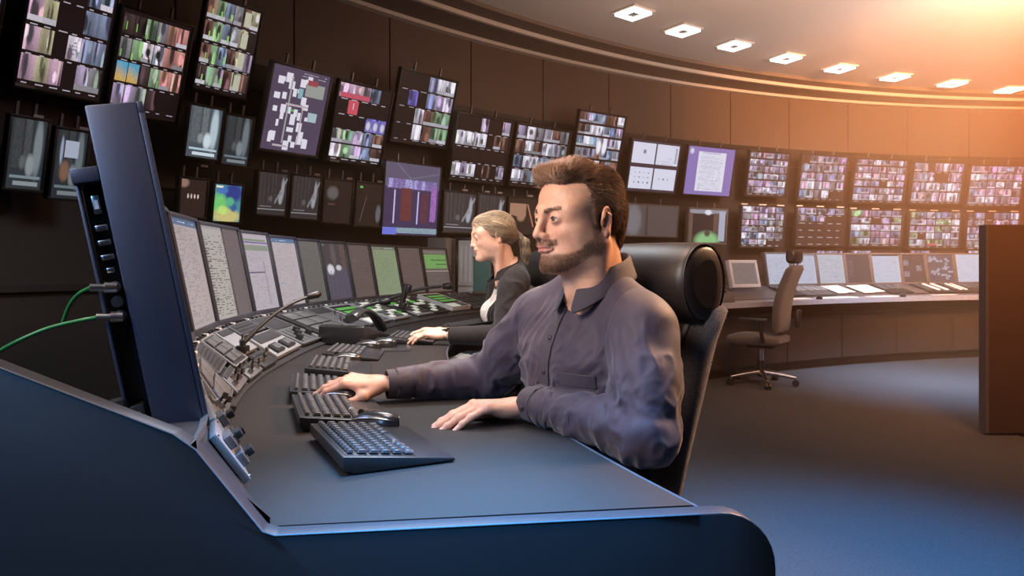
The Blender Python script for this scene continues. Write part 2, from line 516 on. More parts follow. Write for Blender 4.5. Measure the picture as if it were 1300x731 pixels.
def monitor(name, label, cat, base, tang, nrm, Wd, Ht, lean, pic, strength=1.0, th=0.05, bez=0.018, group=None, frame_m=None,
            split=False, tag=None, feet=False, picbox=None, bezb=None):
    """flat display; base = middle of its lower edge, nrm = horizontal direction it faces, lean > 0 tips the top away from the viewer"""
    t3 = Vector((tang[0], tang[1], 0)).normalized(); n3 = Vector((nrm[0], nrm[1], 0)).normalized()
    up = (Vector((0, 0, 1)) * math.cos(lean) - n3 * math.sin(lean)).normalized()
    fwd = t3.cross(up) * 1.0
    if fwd.dot(n3) < 0: fwd = -fwd; 
    x = up.cross(-fwd) * -1.0; x = (-fwd).cross(up)
    R = mat_cols(x, -fwd, up)
    t = thing(name, label, cat, base, R, group)
    fm = frame_m or M_DARK
    bezb = bez if bezb is None else bezb
    sw, sh = Wd - 2 * bez, Ht - bez - bezb
    cz = bezb + sh / 2
    c = MB(); c.box((0, th / 2 + .004, Ht / 2), (Wd, th - .008, Ht), fm, bev=0.006)
    for k in range(6): c.box((0, th + .001, Ht * (.3 + .07 * k)), (Wd * .5, .004, .006), M_DARK)
    obj('casing', c, t, smooth=35)
    b = MB()
    for cx_, cz_, w_, h_ in ((0, Ht - bez / 2, Wd, bez), (0, bezb / 2, Wd, bezb), (-Wd / 2 + bez / 2, cz, bez, sh), (Wd / 2 - bez / 2, cz, bez, sh)):
        b.box((cx_, 0, cz_), (w_, 0.012, h_), fm, bev=0.002)
    if split: b.box((split * sw / 2, 0.001, cz), (0.008, 0.010, sh), M_DIM)
    obj('bezel', b, t, smooth=35)
    screen_mesh('screen', pic, sw, sh, strength, t, (0, 0.003, cz))
    if tag:
        for q in tag:
            g = MB(); g.box((q[0] * Wd / 2, -0.008, Ht * q[1]), (q[2], .003, .016), M_TAG); obj('name_tag', g, t)
    return t


def wall_monitor(xl, xr, yt, yb, lean, pic, label, cat='monitor', R=R0, group='monitors on the curved wall', strength=1.0, tag=None, bracket=True,
                 name='wall_monitor', bez=0.016, frame_m=None, split=False, th=0.05):
    a = ray_circle(xl, R); b = ray_circle(xr, R); c = (a + b) / 2
    tg = (b - a).normalized(); n = Vector((tg.y, -tg.x))
    if n.dot(Vector((CX, CY)) - c) < 0: n = -n
    Wd = (b - a).length; ln = math.radians(lean); d = 0.5
    for _ in range(8):
        Yt = c.y + n.y * d / 2; Yb = c.y - n.y * d / 2
        zt = H + (HY - yt) * Yt / F; zb = H + (HY - yb) * Yb / F
        Ht = (zt - zb) / math.cos(ln); d = Ht * math.sin(ln)
    base = Vector((c.x - n.x * d / 2, c.y - n.y * d / 2, zb))
    t = monitor(name, label, cat, base, tg, n, Wd, Ht, -ln, pic, strength, th, bez, group, frame_m=frame_m, split=split, tag=tag)
    if bracket:
        for sx in (-.22, .22):
            g = MB(); g.box((sx * Wd, th + .02, Ht * .5), (.03, .04, Ht * .7), M_DARK)
            g.box((sx * Wd, th + .012, Ht + .02), (.014, .020, .10), M_DIM)
            obj('mounting_bracket', g, t)
    return t


def wl(sx): return sx


# --- top row -------------------------------------------------------
P = Pic(40, 60, seed=1); P.wall(5, 3, ['cool', 'lilac'])
wall_monitor(-95, 2, -60, 100, 18, P, 'camera grid monitor cut off by the left edge of the photo, top row')
P = Pic(96, 104, seed=2)
P.wall(4, 6, [['pink', 'sand', 'none', 'none', 'cool', 'cool'], ['pink', 'sand', 'none', 'none', 'cool', 'cool'], ['pink', 'sand', 'none', 'white', 'cool', 'cool'],
              ['pink', 'sand', 'pink', 'none', 'lilac', 'grey']], cap=(.4, .38, .45), capfrac=.12)
P.text(.53, .54, .62, .66, 4, (.1, .1, .2))
wall_monitor(28, 142, -35, 122, 18, P, 'big leaning monitor in the top left corner with pink and yellow pictures', tag=[(-.75, .03, .1)])
P = Pic(92, 104, seed=3)
P.wall(4, 6, [['dark', 'dark', 'green', 'grey', 'salmon', 'salmon'], ['grey', 'green', 'white', 'white', 'salmon', 'salmon'], ['thermal', 'thermal', 'dark', 'green', 'salmon', 'salmon'],
              ['lilac', 'lilac', 'grey', 'dark', 'none', 'none']], cap=(.35, .33, .4), m=(.03, .04), capfrac=.12)
for x_ in (.42, .57): P.blob(x_, .36, .035, .05, (.02, .02, .02)); P.line(x_, .36, x_ + .03, .45, (.03, .02, .02), 2)
for x_, y_ in ((.06, .12), (.21, .12), (.04, .38), (.2, .40), (.36, .17), (.52, .17), (.62, .62)): P.rect(x_, y_, x_ + .012, y_ + .07, (.25, .7, .05))
wall_monitor(144, 236, 20, 151, 18, P, 'leaning camera grid monitor with two orange and turquoise heat pictures, top row')
P = Pic(80, 92, seed=4)
P.wall(4, 6, [['brown', 'green', 'cool', 'grey', 'brown', 'sand'], ['brown', 'green', 'cool', 'grey', 'sand', 'none'], ['brown', 'green', 'cool', 'brown', 'sand', 'lilac'], ['dark', 'green', 'grey', 'brown', 'sand', 'brown']], cap=(.3, .3, .34), capfrac=.12)
for r_ in range(4):
    P.rect(.70, .04 + .24 * r_, .82, .21 + .24 * r_, (.48, .50, .34), .1)
    for x_ in (.10, .26, .44): P.rect(x_, .12 + .24 * r_, x_ + .03, .2 + .24 * r_, (.25, .6, .12))
wall_monitor(253, 325, 3, 121, 18, P, 'leaning camera grid monitor with pale sand coloured pictures, third from left in top row')
P = Pic(110, 124, (.085, .058, .11), seed=5)
for k in range(34):
    x0 = .04 + .26 * P.r.rand() + (.3 if k % 3 == 1 else 0) + (.42 if k % 3 == 2 else 0); y0 = .05 + .85 * P.r.rand()
    P.rect(x0, y0, x0 + .05 + .07 * P.r.rand(), y0 + .04 + .09 * P.r.rand(), (.72, .72, .80))
P.rect(.34, .1, .36, .9, (.34, .36, .33)); P.rect(.6, .14, .94, .30, (.30, .34, .30)); P.rect(.62, .10, .80, .16, (.35, .04, .05))
P.rect(.30, .42, .70, .44, (.50, .42, .45)); P.rect(.60, .44, .62, .9, (.5, .42, .45)); P.rect(.48, .22, .56, .34, (.2, .45, .5))
P.rect(.40, .48, .46, .51, (.08, .6, .1)); P.rect(.72, .48, .88, .60, (.35, .52, .56)); P.rect(.2, .93, .45, .95, (.5, .42, .45))
P.text(.5, .02, .95, .08, 2, (.5, .5, .6))
wall_monitor(336, 413, 86, 196, 18, P, 'leaning monitor with a white and violet block diagram of boxes and lines', bez=.02, frame_m=M_GREYP, strength=1.0)
P = Pic(84, 96, seed=6)
P.wall(5, 5, [['pink', 'pink', 'pink', 'cool', 'none'], ['none', 'red', 'none', 'none', 'none'], ['none', 'none', 'none', 'blue', 'blue'],
              ['grey', 'green', 'lilac', 'cool', 'brown'], ['white', 'green', 'lilac', 'cool', 'brown']], cap=(.45, .45, .5), capfrac=.1)
P.rect(.03, .13, .58, .185, (.6, .04, .1)); P.rect(.22, .21, .39, .385, (.65, .04, .08)); P.rect(.295, .24, .315, .32, (.85, .7, .7))
for k in range(3): P.rect(.58 + .14 * k, .42, .70 + .14 * k, .57, (.14, .12, .5)); P.blob(.64 + .14 * k, .495, .04, .055, (.6, .6, .7))
wall_monitor(422, 492, 108, 209, 17, P, 'camera grid monitor with a red alert tile and purple tiles', tag=[(-.7, .02, .09)])
P = Pic(84, 104, seed=7)
P.wall(4, 6, [['none', 'none', 'none', 'cool', 'white', 'white'], ['none', 'blue', 'none', 'cool', 'lilac', 'lilac'], ['none', 'none', 'white', 'brown', 'green', 'green'],
              ['none', 'none', 'white', 'brown', 'green', 'green']], cap=(.38, .36, .4), capfrac=.1)
wall_monitor(502, 575, 94, 185, 16, P, 'tall camera grid monitor raised above its neighbours, mostly black on its left half')
P = Pic(84, 96, seed=8)
P.wall(4, 7, [['none', 'none', 'none', 'lilac', 'none', 'none', 'lilac'], ['white', 'white', 'white', 'white', 'none', 'brown', 'brown'], ['none'] * 7,
              ['white', 'lilac', 'white', 'none', 'brown', 'none', 'lilac']], cap=(.45, .42, .45))
wall_monitor(575, 646, 148, 232, 14, P, 'camera grid monitor above the seated woman with four pale pictures in a row')
P = Pic(84, 88, seed=9); P.wall(4, 6, ['lilac', 'cool', 'brown', 'white', 'grey'], cap=(.4, .38, .42))
wall_monitor(651, 720, 161, 239, 14, P, 'camera grid monitor just left of the bearded man with dense small pictures')
P = Pic(84, 88, seed=10); P.wall(5, 7, ['lilac', 'cool', 'grey', 'white', 'brown'], cap=None); P.blob(.5, .55, .05, .12, (.9, .9, .95)); P.blob(.62, .55, .05, .12, (.9, .9, .95))
wall_monitor(730, 790, 143, 222, 14, P, 'tall camera grid monitor directly above the head of the bearded man')
P = Pic(72, 64, (.05, .03, .05), seed=11)
for cx_ in (0, 1):
    for cy_ in (0, 1): P.rect(.03 + .48 * cx_, .04 + .49 * cy_, .49 + .48 * cx_, .46 + .49 * cy_, (.72, .74, .86))
P.blob(.27, .22, .03, .04, (.2, .2, .3)); P.rect(.9, .1, .94, .4, (.4, .4, .5)); P.text(.55, .3, .9, .45, 3, (.5, .5, .6))
for i in range(4):
    for j in range(3): P.rect(.12 + .09 * i, .62 + .1 * j, .14 + .09 * i, .64 + .1 * j, (.1, .1, .12))
for i in range(3): P.rect(.62 + .09 * i, .72, .64 + .09 * i, .745, (.1, .1, .12))
wall_monitor(798, 862, 178, 245, 12, P, 'monitor with four pale blue quarters, right of the bearded man')
P = Pic(72, 64, (.25, .16, .52), seed=12); P.rect(.22, .1, .82, .92, (.78, .78, .88)); P.text(.28, .18, .76, .9, 20, (.5, .5, .62), .8)
P.rect(.3, .1, .7, .14, (.6, .6, .75)); P.blob(.08, .1, .04, .06, (.7, .7, .8))
wall_monitor(870, 931, 186, 249, 11, P, 'monitor with a white page on a purple desktop')
DEN = ['lilac', 'cool', 'grey', 'white', 'pink', 'lilac']
spec = [(949, 1001, 192, 250, 10, 13, 6, 5, [(0, 5)], 'narrow dense camera grid monitor, top row right of the purple one'),
        (1015, 1075, 196, 256, 10, 14, 5, 6, [(0, 0), (4, 4), (4, 5)], 'camera grid monitor with its upper left tile missing, top row'),
        (1083, 1151, 201, 259, 10, 15, 6, 6, [(3, 3)], 'full dense camera grid monitor, top row third from right'),
        (1157, 1224, 205, 260, 10, 16, 4, 7, [(0, 2), (1, 3), (1, 4)], 'camera grid monitor with a dark gap near its middle, top row second from right'),
        (1229, 1300, 209, 263, 10, 17, 5, 6, [], 'camera grid monitor at the right edge of the photo, top row')]
for xl, xr, yt, yb, ln, sd, rr, cc, ms, lb in spec:
    P = Pic(60, 52, (.05, .02, .015), seed=sd); P.wall(rr, cc, DEN, missing=ms, cap=(.35, .3, .3), fill=.95)
    wall_monitor(xl, xr, yt, yb, ln, P, lb)


# --- lower rows ----------------------------------------------------
def hall(seed, k=1.0, fig=True):
    P = Pic(44, 44, (.035 * k, .030 * k, .030 * k), seed=seed)
    for i in range(5): P.rect(.08 + .13 * i, 0, .1 + .13 * i, .75, (.07 * k, .06 * k, .06 * k), .4)
    P.line(.98, .1, .6, .7, (.20 * k, .21 * k, .22 * k), 2); P.rect(.02, .86, .98, .88, (.25 * k, .26 * k, .28 * k)); P.rect(.1, .8, .5, .81, (.18 * k, .18 * k, .2 * k))
    if fig: P.blob(.86, .35, .06, .25, (.3 * k, .32 * k, .36 * k), .8); P.blob(.8, .62, .07, .12, (.36 * k, .38 * k, .42 * k), .8)
    P.blob(.45, .62, .07, .07, (.12 * k, .11 * k, .11 * k), .8)
    return P


def hall_bright(seed, k):
    P = Pic(44, 48, (.06 * k, .09 * k, .11 * k), seed=seed)
    P.rect(.1, 0, .35, .7, (.10 * k, .13 * k, .14 * k), .3); P.rect(.4, 0, .6, .6, (.14 * k, .17 * k, .18 * k), .3); P.blob(.8, .4, .12, .42, (.45 * k, .62 * k, .66 * k), .9)
    P.blob(.62, .66, .12, .16, (.55 * k, .72 * k, .76 * k)); P.rect(.1, .82, .95, .86, (.4 * k, .6 * k, .68 * k)); P.rect(.2, .90, .9, .95, (.55 * k, .7 * k, .75 * k)); P.blob(.4, .62, .08, .1, (.25 * k, .3 * k, .3 * k))
    return P


G2 = 'small monitors on the lower rows of the curved wall'
LN = 13
wall_monitor(7, 60, 148, 243, LN, hall_bright(21, .55), 'dim hall view monitor at the left edge, second row', group=G2, strength=.7, tag=[(.3, 1.02, .05)])
P = hall_bright(22, .35); P.rect(.3, .15, .75, .4, (.4, .5, .65)); P.blob(.35, .6, .15, .15, (.25, .12, .06)); P.blob(.2, .3, .05, .2, (.3, .4, .6))
wall_monitor(65, 111, 163, 255, LN, P, 'monitor with a white box and brown shapes, second row beside the dim hall view', group=G2, strength=.8, tag=[(.5, 1.02, .05)])
wall_monitor(236, 282, 134, 203, LN, hall_bright(23, 1.0), 'bright pale blue street view monitor, second row', group=G2, strength=1.0, tag=[(.2, -.1, .05)])
wall_monitor(282, 320, 146, 212, LN, hall_bright(24, .42), 'dim grey street view monitor directly beside the bright blue one', group=G2, strength=.8)
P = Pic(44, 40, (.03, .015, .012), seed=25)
for i in range(4): P.blob(.3 + .13 * i, .45, .03, .06, (.7, .6, .5))  # pale blobs painted as reflections on the dark screen
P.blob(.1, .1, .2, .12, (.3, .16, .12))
wall_monitor(226, 264, 225, 278, 8, P, 'dark monitor with painted reflections of four small lights, left of the weather map', group=G2)
P = Pic(56, 56, (.03, .25, .28), seed=26)
rr_ = P.r
P.blob(.7, .2, .35, .25, (.01, .03, .25)); P.blob(.2, .6, .3, .35, (.12, .6, .12)); P.blob(.5, .85, .5, .2, (.55, .5, .12)); P.blob(.35, .7, .2, .12, (.45, .75, .1)); P.blob(.75, .6, .12, .12, (.01, .1, .3))
P.blob(.6, .45, .15, .12, (.05, .45, .2)); P.blob(.3, .15, .2, .1, (.02, .15, .5)); P.rect(.05, .04, .3, .09, (.7, .7, .5)); P.a *= (.8 + .4 * rr_.rand(56, 56, 1))
wall_monitor(269, 308, 232, 284, 8, P, 'monitor with a green, yellow and blue weather map', group=G2, strength=1.1)
for i, (xl, xr, yt, yb, lb) in enumerate([(325, 366, 217, 275, 'dim grey corridor view monitor, first of four under the block diagram'), (368, 407, 222, 280, 'dim grey corridor view monitor, second of four under the block diagram'),
                                          (409, 448, 227, 285, 'nearly black monitor, third of four small ones, with a faint pale patch'), (450, 486, 231, 289, 'nearly black monitor with a green dot, last of four small ones')]):
    if i < 2: P = hall(30 + i, 1.0)
    else:
        P = Pic(44, 44, (.022, .013, .010), seed=30 + i)
        if i == 2: P.blob(.3, .3, .2, .15, (.16, .15, .14), .7); P.rect(.15, .55, .4, .58, (.1, .04, .04))
        else: P.rect(.12, .06, .22, .12, (.1, .6, .1)); P.line(.2, .9, .4, .3, (.12, .1, .1)); P.blob(.9, .7, .1, .2, (.12, .12, .14))
    wall_monitor(xl, xr, yt, yb, 8, P, lb, group=G2, tag=[(.6, 1.03, .05)], strength=1.0, frame_m=M_DARK)
P = Pic(80, 90, (.05, .03, .10), seed=40)
P.a[:30] = (.10, .09, .16); P.rect(.05, .22, .95, .36, (.20, .14, .42), .5)
for x0, w_ in ((.17, .035), (.6, .03)): P.rect(x0, .38, x0 + w_, .85, (.55, .48, .85))
P.rect(.85, .3, .96, .8, (.32, .10, .45), .5); P.rect(.3, .35, .5, .8, (.16, .03, .03), .3); P.rect(.68, .4, .8, .82, (.12, .03, .05), .3)
for x0 in (.08, .36, .44, .52, .66): P.rect(x0, .22, x0 + .06, .35, (.35, .33, .7), .4)
P.line(.2, 0, .5, .25, (.2, .2, .28)); P.line(.5, .2, .98, .1, (.2, .18, .26)); P.rect(0, .9, .25, 1, (.1, .15, .75)); P.rect(.25, .9, 1, .98, (.22, .36, .42), .3)
wall_monitor(486, 558, 207, 300, 6, P, 'large purple and blue monitor showing glowing vertical bars, left of the woman', group=G2, bez=.012)
wall_monitor(562, 604, 243, 297, 6, hall(41, 1.3), 'dim brown corridor view monitor above and left of the woman', group=G2, tag=[(.2, 1.04, .07)])
wall_monitor(605, 641, 246, 299, 6, hall(42, 1.2), 'dim brown corridor view monitor half hidden by the hair of the woman', group=G2, tag=[(-.4, 1.04, .06), (.5, 1.04, .06)])
P = Pic(48, 48, (.035, .018, .012), seed=43)
P.rect(.05, .15, .62, .5, (.42, .20, .10), .05); P.blob(.45, .5, .15, .14, (.42, .2, .1)); P.blob(.15, .6, .14, .12, (.035, .018, .012)); P.line(.66, .15, .9, .75, (.5, .18, .06), 2)
wall_monitor(644, 682, 250, 299, 6, P, 'monitor with an orange brown flag shaped picture behind the face of the bearded man', group=G2, tag=[(.4, 1.04, .07)])
P = Pic(72, 44, (.16, .12, .11), seed=44); P.rect(.42, 0, .46, 1, (.10, .07, .06)); P.blob(.2, .5, .14, .5, (.34, .34, .36), .8); P.blob(.06, .2, .06, .3, (.08, .05, .04))
wall_monitor(788, 861, 259, 301, 5, P, 'wide grey monitor split in two, above the leather headrest of the man', group=G2, frame_m=M_GREYP, strength=.6)
P = Pic(52, 48, (.03, .02, .02), seed=45); P.rect(.0, 0, 1, .12, (.3, .3, .34)); P.rect(.8, .05, .98, .95, (.40, .44, .55)); P.rect(.0, .1, .1, 1, (.16, .08, .06)); P.blob(.5, .3, .12, .2, (.03, .02, .02)); P.blob(.5, .08, .09, .08, (.8, .8, .85))
P.blob(.5, .95, .32, .28, (.25, .62, .2)); P.blob(.5, .72, .08, .1, (.1, .06, .05)); P.rect(.65, .1, .8, .7, (.14, .07, .05))
wall_monitor(873, 923, 264, 310, 5, P, 'monitor showing a person in a pale green top', group=G2, frame_m=M_GREYP, bez=.022)
spec = [(940, 997, 261, 315, 5, 50, 6, 5, [(5, 3), (5, 4)], 'dense camera grid monitor on the second row above the empty far chair', DEN),
        (1010, 1074, 263, 313, 5, 51, 5, 5, [(r_, c_) for r_ in (2, 3, 4) for c_ in range(5)] + [(1, 3), (1, 4)], 'second row camera grid monitor with pictures only in its upper two lines', DEN),
        (1078, 1147, 266, 314, 5, 52, 5, 5, [(1, 2)], 'second row camera grid monitor with green specks, third from right', ['lilac', 'pink', 'white', 'green', 'cool']),
        (1153, 1221, 268, 316, 5, 53, 5, 6, [(3, 1)], 'second row camera grid monitor with a red strip, second from right', ['lilac', 'grey', 'white', 'green', 'cool']),
        (1226, 1296, 269, 318, 5, 54, 5, 6, [(r_, 2) for r_ in range(5)], 'second row camera grid monitor partly hidden by the partition', DEN)]
for xl, xr, yt, yb, ln, sd, rr, cc, ms, lb, sty in spec:
    P = Pic(60, 48, (.05, .02, .015), seed=sd); P.wall(rr, cc, sty, missing=ms, cap=(.5, .42, .4), fill=.94)
    if sd == 53: P.rect(.36, .88, .55, .93, (.6, .1, .1))
    wall_monitor(xl, xr, yt, yb, ln, P, lb, group=G2, bracket=False, tag=[(-.9, 1.02, .1), (-.1, 1.02, .12), (.7, 1.02, .12)])
for xl, xr, sd, lo, hi, lb in ((1012, 1073, 60, 2, 5, 'third row monitor rising above the pale far desk screens, three pictures at its right'), (1079, 1145, 61, 0, 2, 'third row monitor with two greenish pictures behind the far desk'),
                               (1154, 1220, 62, 0, 2, 'third row monitor with two pictures behind the far desk, second from right'), (1227, 1295, 63, 0, 1, 'third row monitor beside the dark partition behind the far desk')):
    P = Pic(60, 40, (.05, .02, .015), seed=sd)
    for c_ in range(lo, hi): P.thumb(.03 + .19 * c_, .02, .03 + .19 * c_ + .17, .3, 'lilac')
    wall_monitor(xl, xr, 317, 352, 3, P, lb, group=G2, bracket=False)

# ------------------------------------------------------------------ the near console: curves
Dp = [(-.33, .975), (-.43, 1.14), (-.62, 1.55), (-.755, 2.05), (-.81, 2.5), (-.83, 3.1), (-.74, 3.7), (-.61, 4.3), (-.41, 4.87), (-.13, 5.4), (.25, 5.95)]
Mp = [(-.42, .92), (-.50, 1.14), (-.76, 1.66), (-.99, 2.2), (-1.10, 2.7), (-1.145, 3.2), (-1.11, 3.85), (-.99, 4.45), (-.77, 5.05), (-.48, 5.6), (-.10, 6.1)]
Ep = [(.275, 1.06), (.19, 1.28), (.06, 1.66), (-.10, 2.15), (-.22, 2.55), (-.28, 3.1), (-.25, 3.7), (-.14, 4.3), (.02, 4.8), (.24, 5.25), (.55, 5.7)]
ZT = 0.75; ZL0, ZL1 = 0.762, 0.872


def D3(t): p = catmull([(a, b, 0) for a, b in Dp], t); return Vector((p.x, p.y, ZL0))
def M3(t): p = catmull([(a, b, 0) for a, b in Mp], t); return Vector((p.x, p.y, ZL1))
def E3(t): p = catmull([(a, b, 0) for a, b in Ep], t); return Vector((p.x, p.y, ZT))


def LP(t, u, h=0.0):
    """point of the sloping ledge; t along the console, u from worktop (0) to monitors (1), h above it"""
    p = D3(t) * (1 - u) + M3(t) * u
    if h:
        a = (D3(t + .05) * (1 - u) + M3(t + .05) * u) - p; b = M3(t) - D3(t)
        n = a.cross(b)
        if n.z < 0: n = -n
        p = p + n.normalized() * h
    return p


# end panel of the console, its slanted top and rounded front
e = Vector((.6, .085, 0)).normalized(); en = Vector((e.y, -e.x, 0))
P0 = Vector((-.33, .97, 0))
poly = [(-1.05, 0.0), (-1.05, 1.30), (-.115, .889), (-.088, .868), (-.004, .757), (.012, .751), (.60, .750)]
rc = (.634, .665)
for k in range(0, 9):
    a = math.radians(90 - k * 11.25); poly.append((rc[0] + .085 * math.cos(a), rc[1] + .085 * math.sin(a)))
poly += [(.719, 0.0)]
T = Matrix.Translation(P0 + en * 0.034) @ mat_cols(e, -en, Vector((0, 0, 1))).to_4x4()
mb = MB(); mb.prism(poly, 0.034, M_PANEL, bev=0.0025)
t = thing('console_end_panel', 'dark slate blue console end panel with slanted top, nearest the camera', 'desk panel')
o = obj('panel', mb, t, smooth=40); o.matrix_world = T
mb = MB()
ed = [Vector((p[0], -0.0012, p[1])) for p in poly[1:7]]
mb.tube(ed, .0016, M_EDGE, n=6); o = obj('edge_line', mb, t, smooth=60, label='pale line painted as the edge highlight along the top'); o.matrix_world = T  # pale tube stands in for the bright highlight on the bevel

# worktop
t = thing('console_worktop', 'curved charcoal worktop of the near console', 'desk')
mb = MB(); N = 90; top = []
for i in range(N + 1):
    s = 9.6 * i / N
    a, b = D3(s), E3(s); a.z = b.z = ZT
    top.append([a + Vector((0, 0, -.03)), a, a.lerp(b, .25), a.lerp(b, .5), a.lerp(b, .75), b + (a - b).normalized() * .006, b + Vector((0, 0, -.004)), b + Vector((0, 0, -.03))])
mb.grid(top, M_TOP); mb.grid([[r[0], r[-1]] for r in top], M_TOP); mb.add(top[0], [tuple(range(8))], M_TOP)
obj('top', mb, t, smooth=35)
mb = MB(); mb.tube([E3(9.6 * i / N) + Vector((.002, 0, -.006)) for i in range(N + 1)], .0045, M_EDGE, n=6); obj('edge_line', mb, t, smooth=60, label='thin pale front edge strip')
mb = MB(); rows = []
for i in range(N + 1):
    s = 9.6 * i / N; a = D3(s); b = E3(s); p = a.lerp(b, .45); q = a.lerp(b, .40); rows.append([(p.x, p.y, .0), (p.x, p.y, .72), (q.x, q.y, .72), (q.x, q.y, .0)])
mb.grid(rows, M_DARK, closed_u=True); obj('modesty_panel', mb, t)

def outw(s):
    o_ = M3(s) - D3(s); o_.z = 0; o_.normalize()
    k = max(0.0, min(1.0, (s - .8) / 1.2))
    return (o_ * k + Vector((-.96, .10, 0)) * (1 - k)).normalized()


# sloping ledge and its body
t = thing('console_ledge', 'sloping grey metal ledge that carries the control panels and desk screens', 'desk ledge')
mb = MB(); rows = []
for i in range(N + 1):
    s = 0.06 + 9.6 * i / N; a, b = D3(s), M3(s); o_ = outw(s)
    c = b + o_ * .12
    rows.append([(a.x, a.y, .70), (a.x, a.y, ZL0 - .004), (b.x, b.y, ZL1 - .004), (c.x, c.y, ZL1 - .004), (c.x, c.y, .70)])
mb.grid(rows, M_DGREY, closed_u=True); obj('ledge', mb, t, smooth=30)
mb = MB(); rows = []
for i in range(N + 1):
    s = 0.02 + 9.6 * i / N; b = LP(s, .93, .004); c = LP(s, 1.0, .012); d = LP(s, .93, -.002); rows.append([d, b, c, LP(s, 1.0, -.002)])
mb.grid(rows, M_DIM, closed_u=True)
for i in range(70):
    s = 1.95 + i * .108; mb.box(LP(s, .95, .011), (.012, .012, .006), M_DARK)
    if i % 4 == 0: mb.box(LP(s + .05, .95, .011), (.02, .014, .006), M_PAPER)
obj('screen_rail', mb, t, smooth=30, label='dull steel rail with small pale tags')
mb = MB(); rows = []
for i in range(N + 1):
    s = 0.3 + 9.2 * i / N; a, b = D3(s), M3(s); o_ = outw(s); c = b + o_ * .12; d = b + o_ * .01
    rows.append([(d.x, d.y, 0), (d.x, d.y, .70), (c.x, c.y, .70), (c.x, c.y, 0)])
mb.grid(rows, M_DARK, closed_u=True); obj('cabinet_body', mb, t)


# ------------------------------------------------------------------ desk screens along the ledge
def arc_t_for_px(x):
    lo, hi = 2.0, 9.9
    for _ in range(50):
        m_ = (lo + hi) / 2; p = M3(m_)
        if 650 + F * p.x / p.y < x: lo = m_
        else: hi = m_
    return lo


def desk_screen(ta, tb, Ht, pic, label, strength=1.0, lean=11, th=.045, split=False, frame_m=None, bez=.014, z0=ZL1 + .006, name='desk_screen', grp='screens standing along the near console'):
    a, b = M3(ta), M3(tb); c = (a + b) / 2; tg = Vector((b.x - a.x, b.y - a.y)); Wd = tg.length - .006
    tg.normalize(); n = Vector((tg.y, -tg.x))
    if n.x < 0: n = -n
    if ta > 8 and n.y > 0: n = -n
    c.z = z0
    t = monitor(name, label, 'monitor', c, tg, n, Wd, Ht, math.radians(lean), pic, strength, th, bez, grp, frame_m=frame_m or M_BEZEL, split=split, bezb=.022)
    return t


def doc(seed, bg, ink, hdr=None, lines=40, w=44, h=110, cols=1):
    P = Pic(w, h, bg, seed=seed)
    P.a *= (1 + .06 * (P.r.rand(h, w, 1) - .5))
    for c in range(cols):
        x0 = .06 + .9 * c / cols; P.text(x0, .08, x0 + .8 / cols, .97, lines, ink, .5)
    if hdr is not None: P.rect(0, 0, 1, .06, hdr); P.text(.05, .01, .9, .05, 1, (.6, .7, .8))
    return P


LIST = [(222, 246, doc(71, (.42, .38, .37), (.25, .22, .24), (.08, .16, .30), 50), 'tall pinkish list screen, second visible from the left of the near console', .9, False),
        (246, 0, None, '', 1, False)]
tA = arc_t_for_px(246)
# the nearest ones are seen edge-on behind the big monitor
pB = doc(72, (.42, .41, .36), (.05, .05, .04), None, 34, 84, 110)
pB.rect(.52, 0, .56, 1, (.35, .35, .34)); pB.rect(.56, 0, 1, 1, (.145, .115, .115), .15); pB.text(.6, .1, .95, .9, 20, (.10, .08, .08)); pB.rect(0, 0, .52, .03, (.34, .34, .34))
pB.text(.05, .1, .14, .95, 28, (.03, .03, .03), .9)
p3 = doc(73, (.45, .42, .47), (.33, .31, .36), None, 44); p3.rect(0, .1, 1, .12, (.14, .10, .35)); p3.rect(.05, .06, .9, .09, (.20, .30, .16)); p3.rect(.02, .15, .98, .22, (.24, .30, .22)); p3.rect(0, .5, .7, .515, (.12, .1, .2)); p3.rect(.68, .36, .7, .95, (.2, .18, .25))
p4 = doc(74, (.46, .42, .43), (.36, .33, .34), (.08, .18, .34), 50); p4.rect(.1, .66, .3, .68, (.25, .38, .5)); p4.rect(.5, .93, .6, .95, (.35, .05, .05))
p5 = doc(75, (.125, .125, .105), (.085, .085, .07), None, 40)
p6 = Pic(44, 110, (.045, .040, .045), seed=76)
p6.rect(0, .45, 1, 1, (.065, .062, .10), .3); p6.blob(.25, .47, .14, .09, (.60, .62, .66)); p6.blob(.6, .44, .12, .05, (.5, .52, .56)); p6.blob(.45, .2, .1, .2, (.09, .08, .07)); p6.rect(.75, 0, 1, .45, (.09, .06, .05), .4)
for i in range(6): p6.line(.1 + .15 * i, .5, .05 + .16 * i, .98, (.10, .10, .13))
p6.rect(.0, .02, .12, .05, (.05, .3, .05))
def dark_doc(s): 
    P = doc(s, (.105, .080, .072), (.07, .052, .048), None, 34); P.rect(.0, .62, 1, .63, (.14, .11, .10)); P.blob(.25, .3, .08, .03, (.13, .1, .1)); return P
p8 = doc(78, (.20, .30, .15), (.14, .21, .10), (.12, .16, .10), 44)
p10 = Pic(44, 90, (.10, .085, .075), seed=80); p10.rect(.04, .03, .96, .10, (.16, .15, .12)); p10.rect(.04, .12, .96, .46, (.12, .38, .07), .15); p10.rect(.3, .24, .96, .27, (.05, .09, .04)); p10.rect(.5, .34, .96, .37, (.05, .1, .04)); p10.rect(0, .5, 1, .53, (.26, .24, .2)); p10.text(.1, .56, .9, .95, 16, (.15, .13, .11))
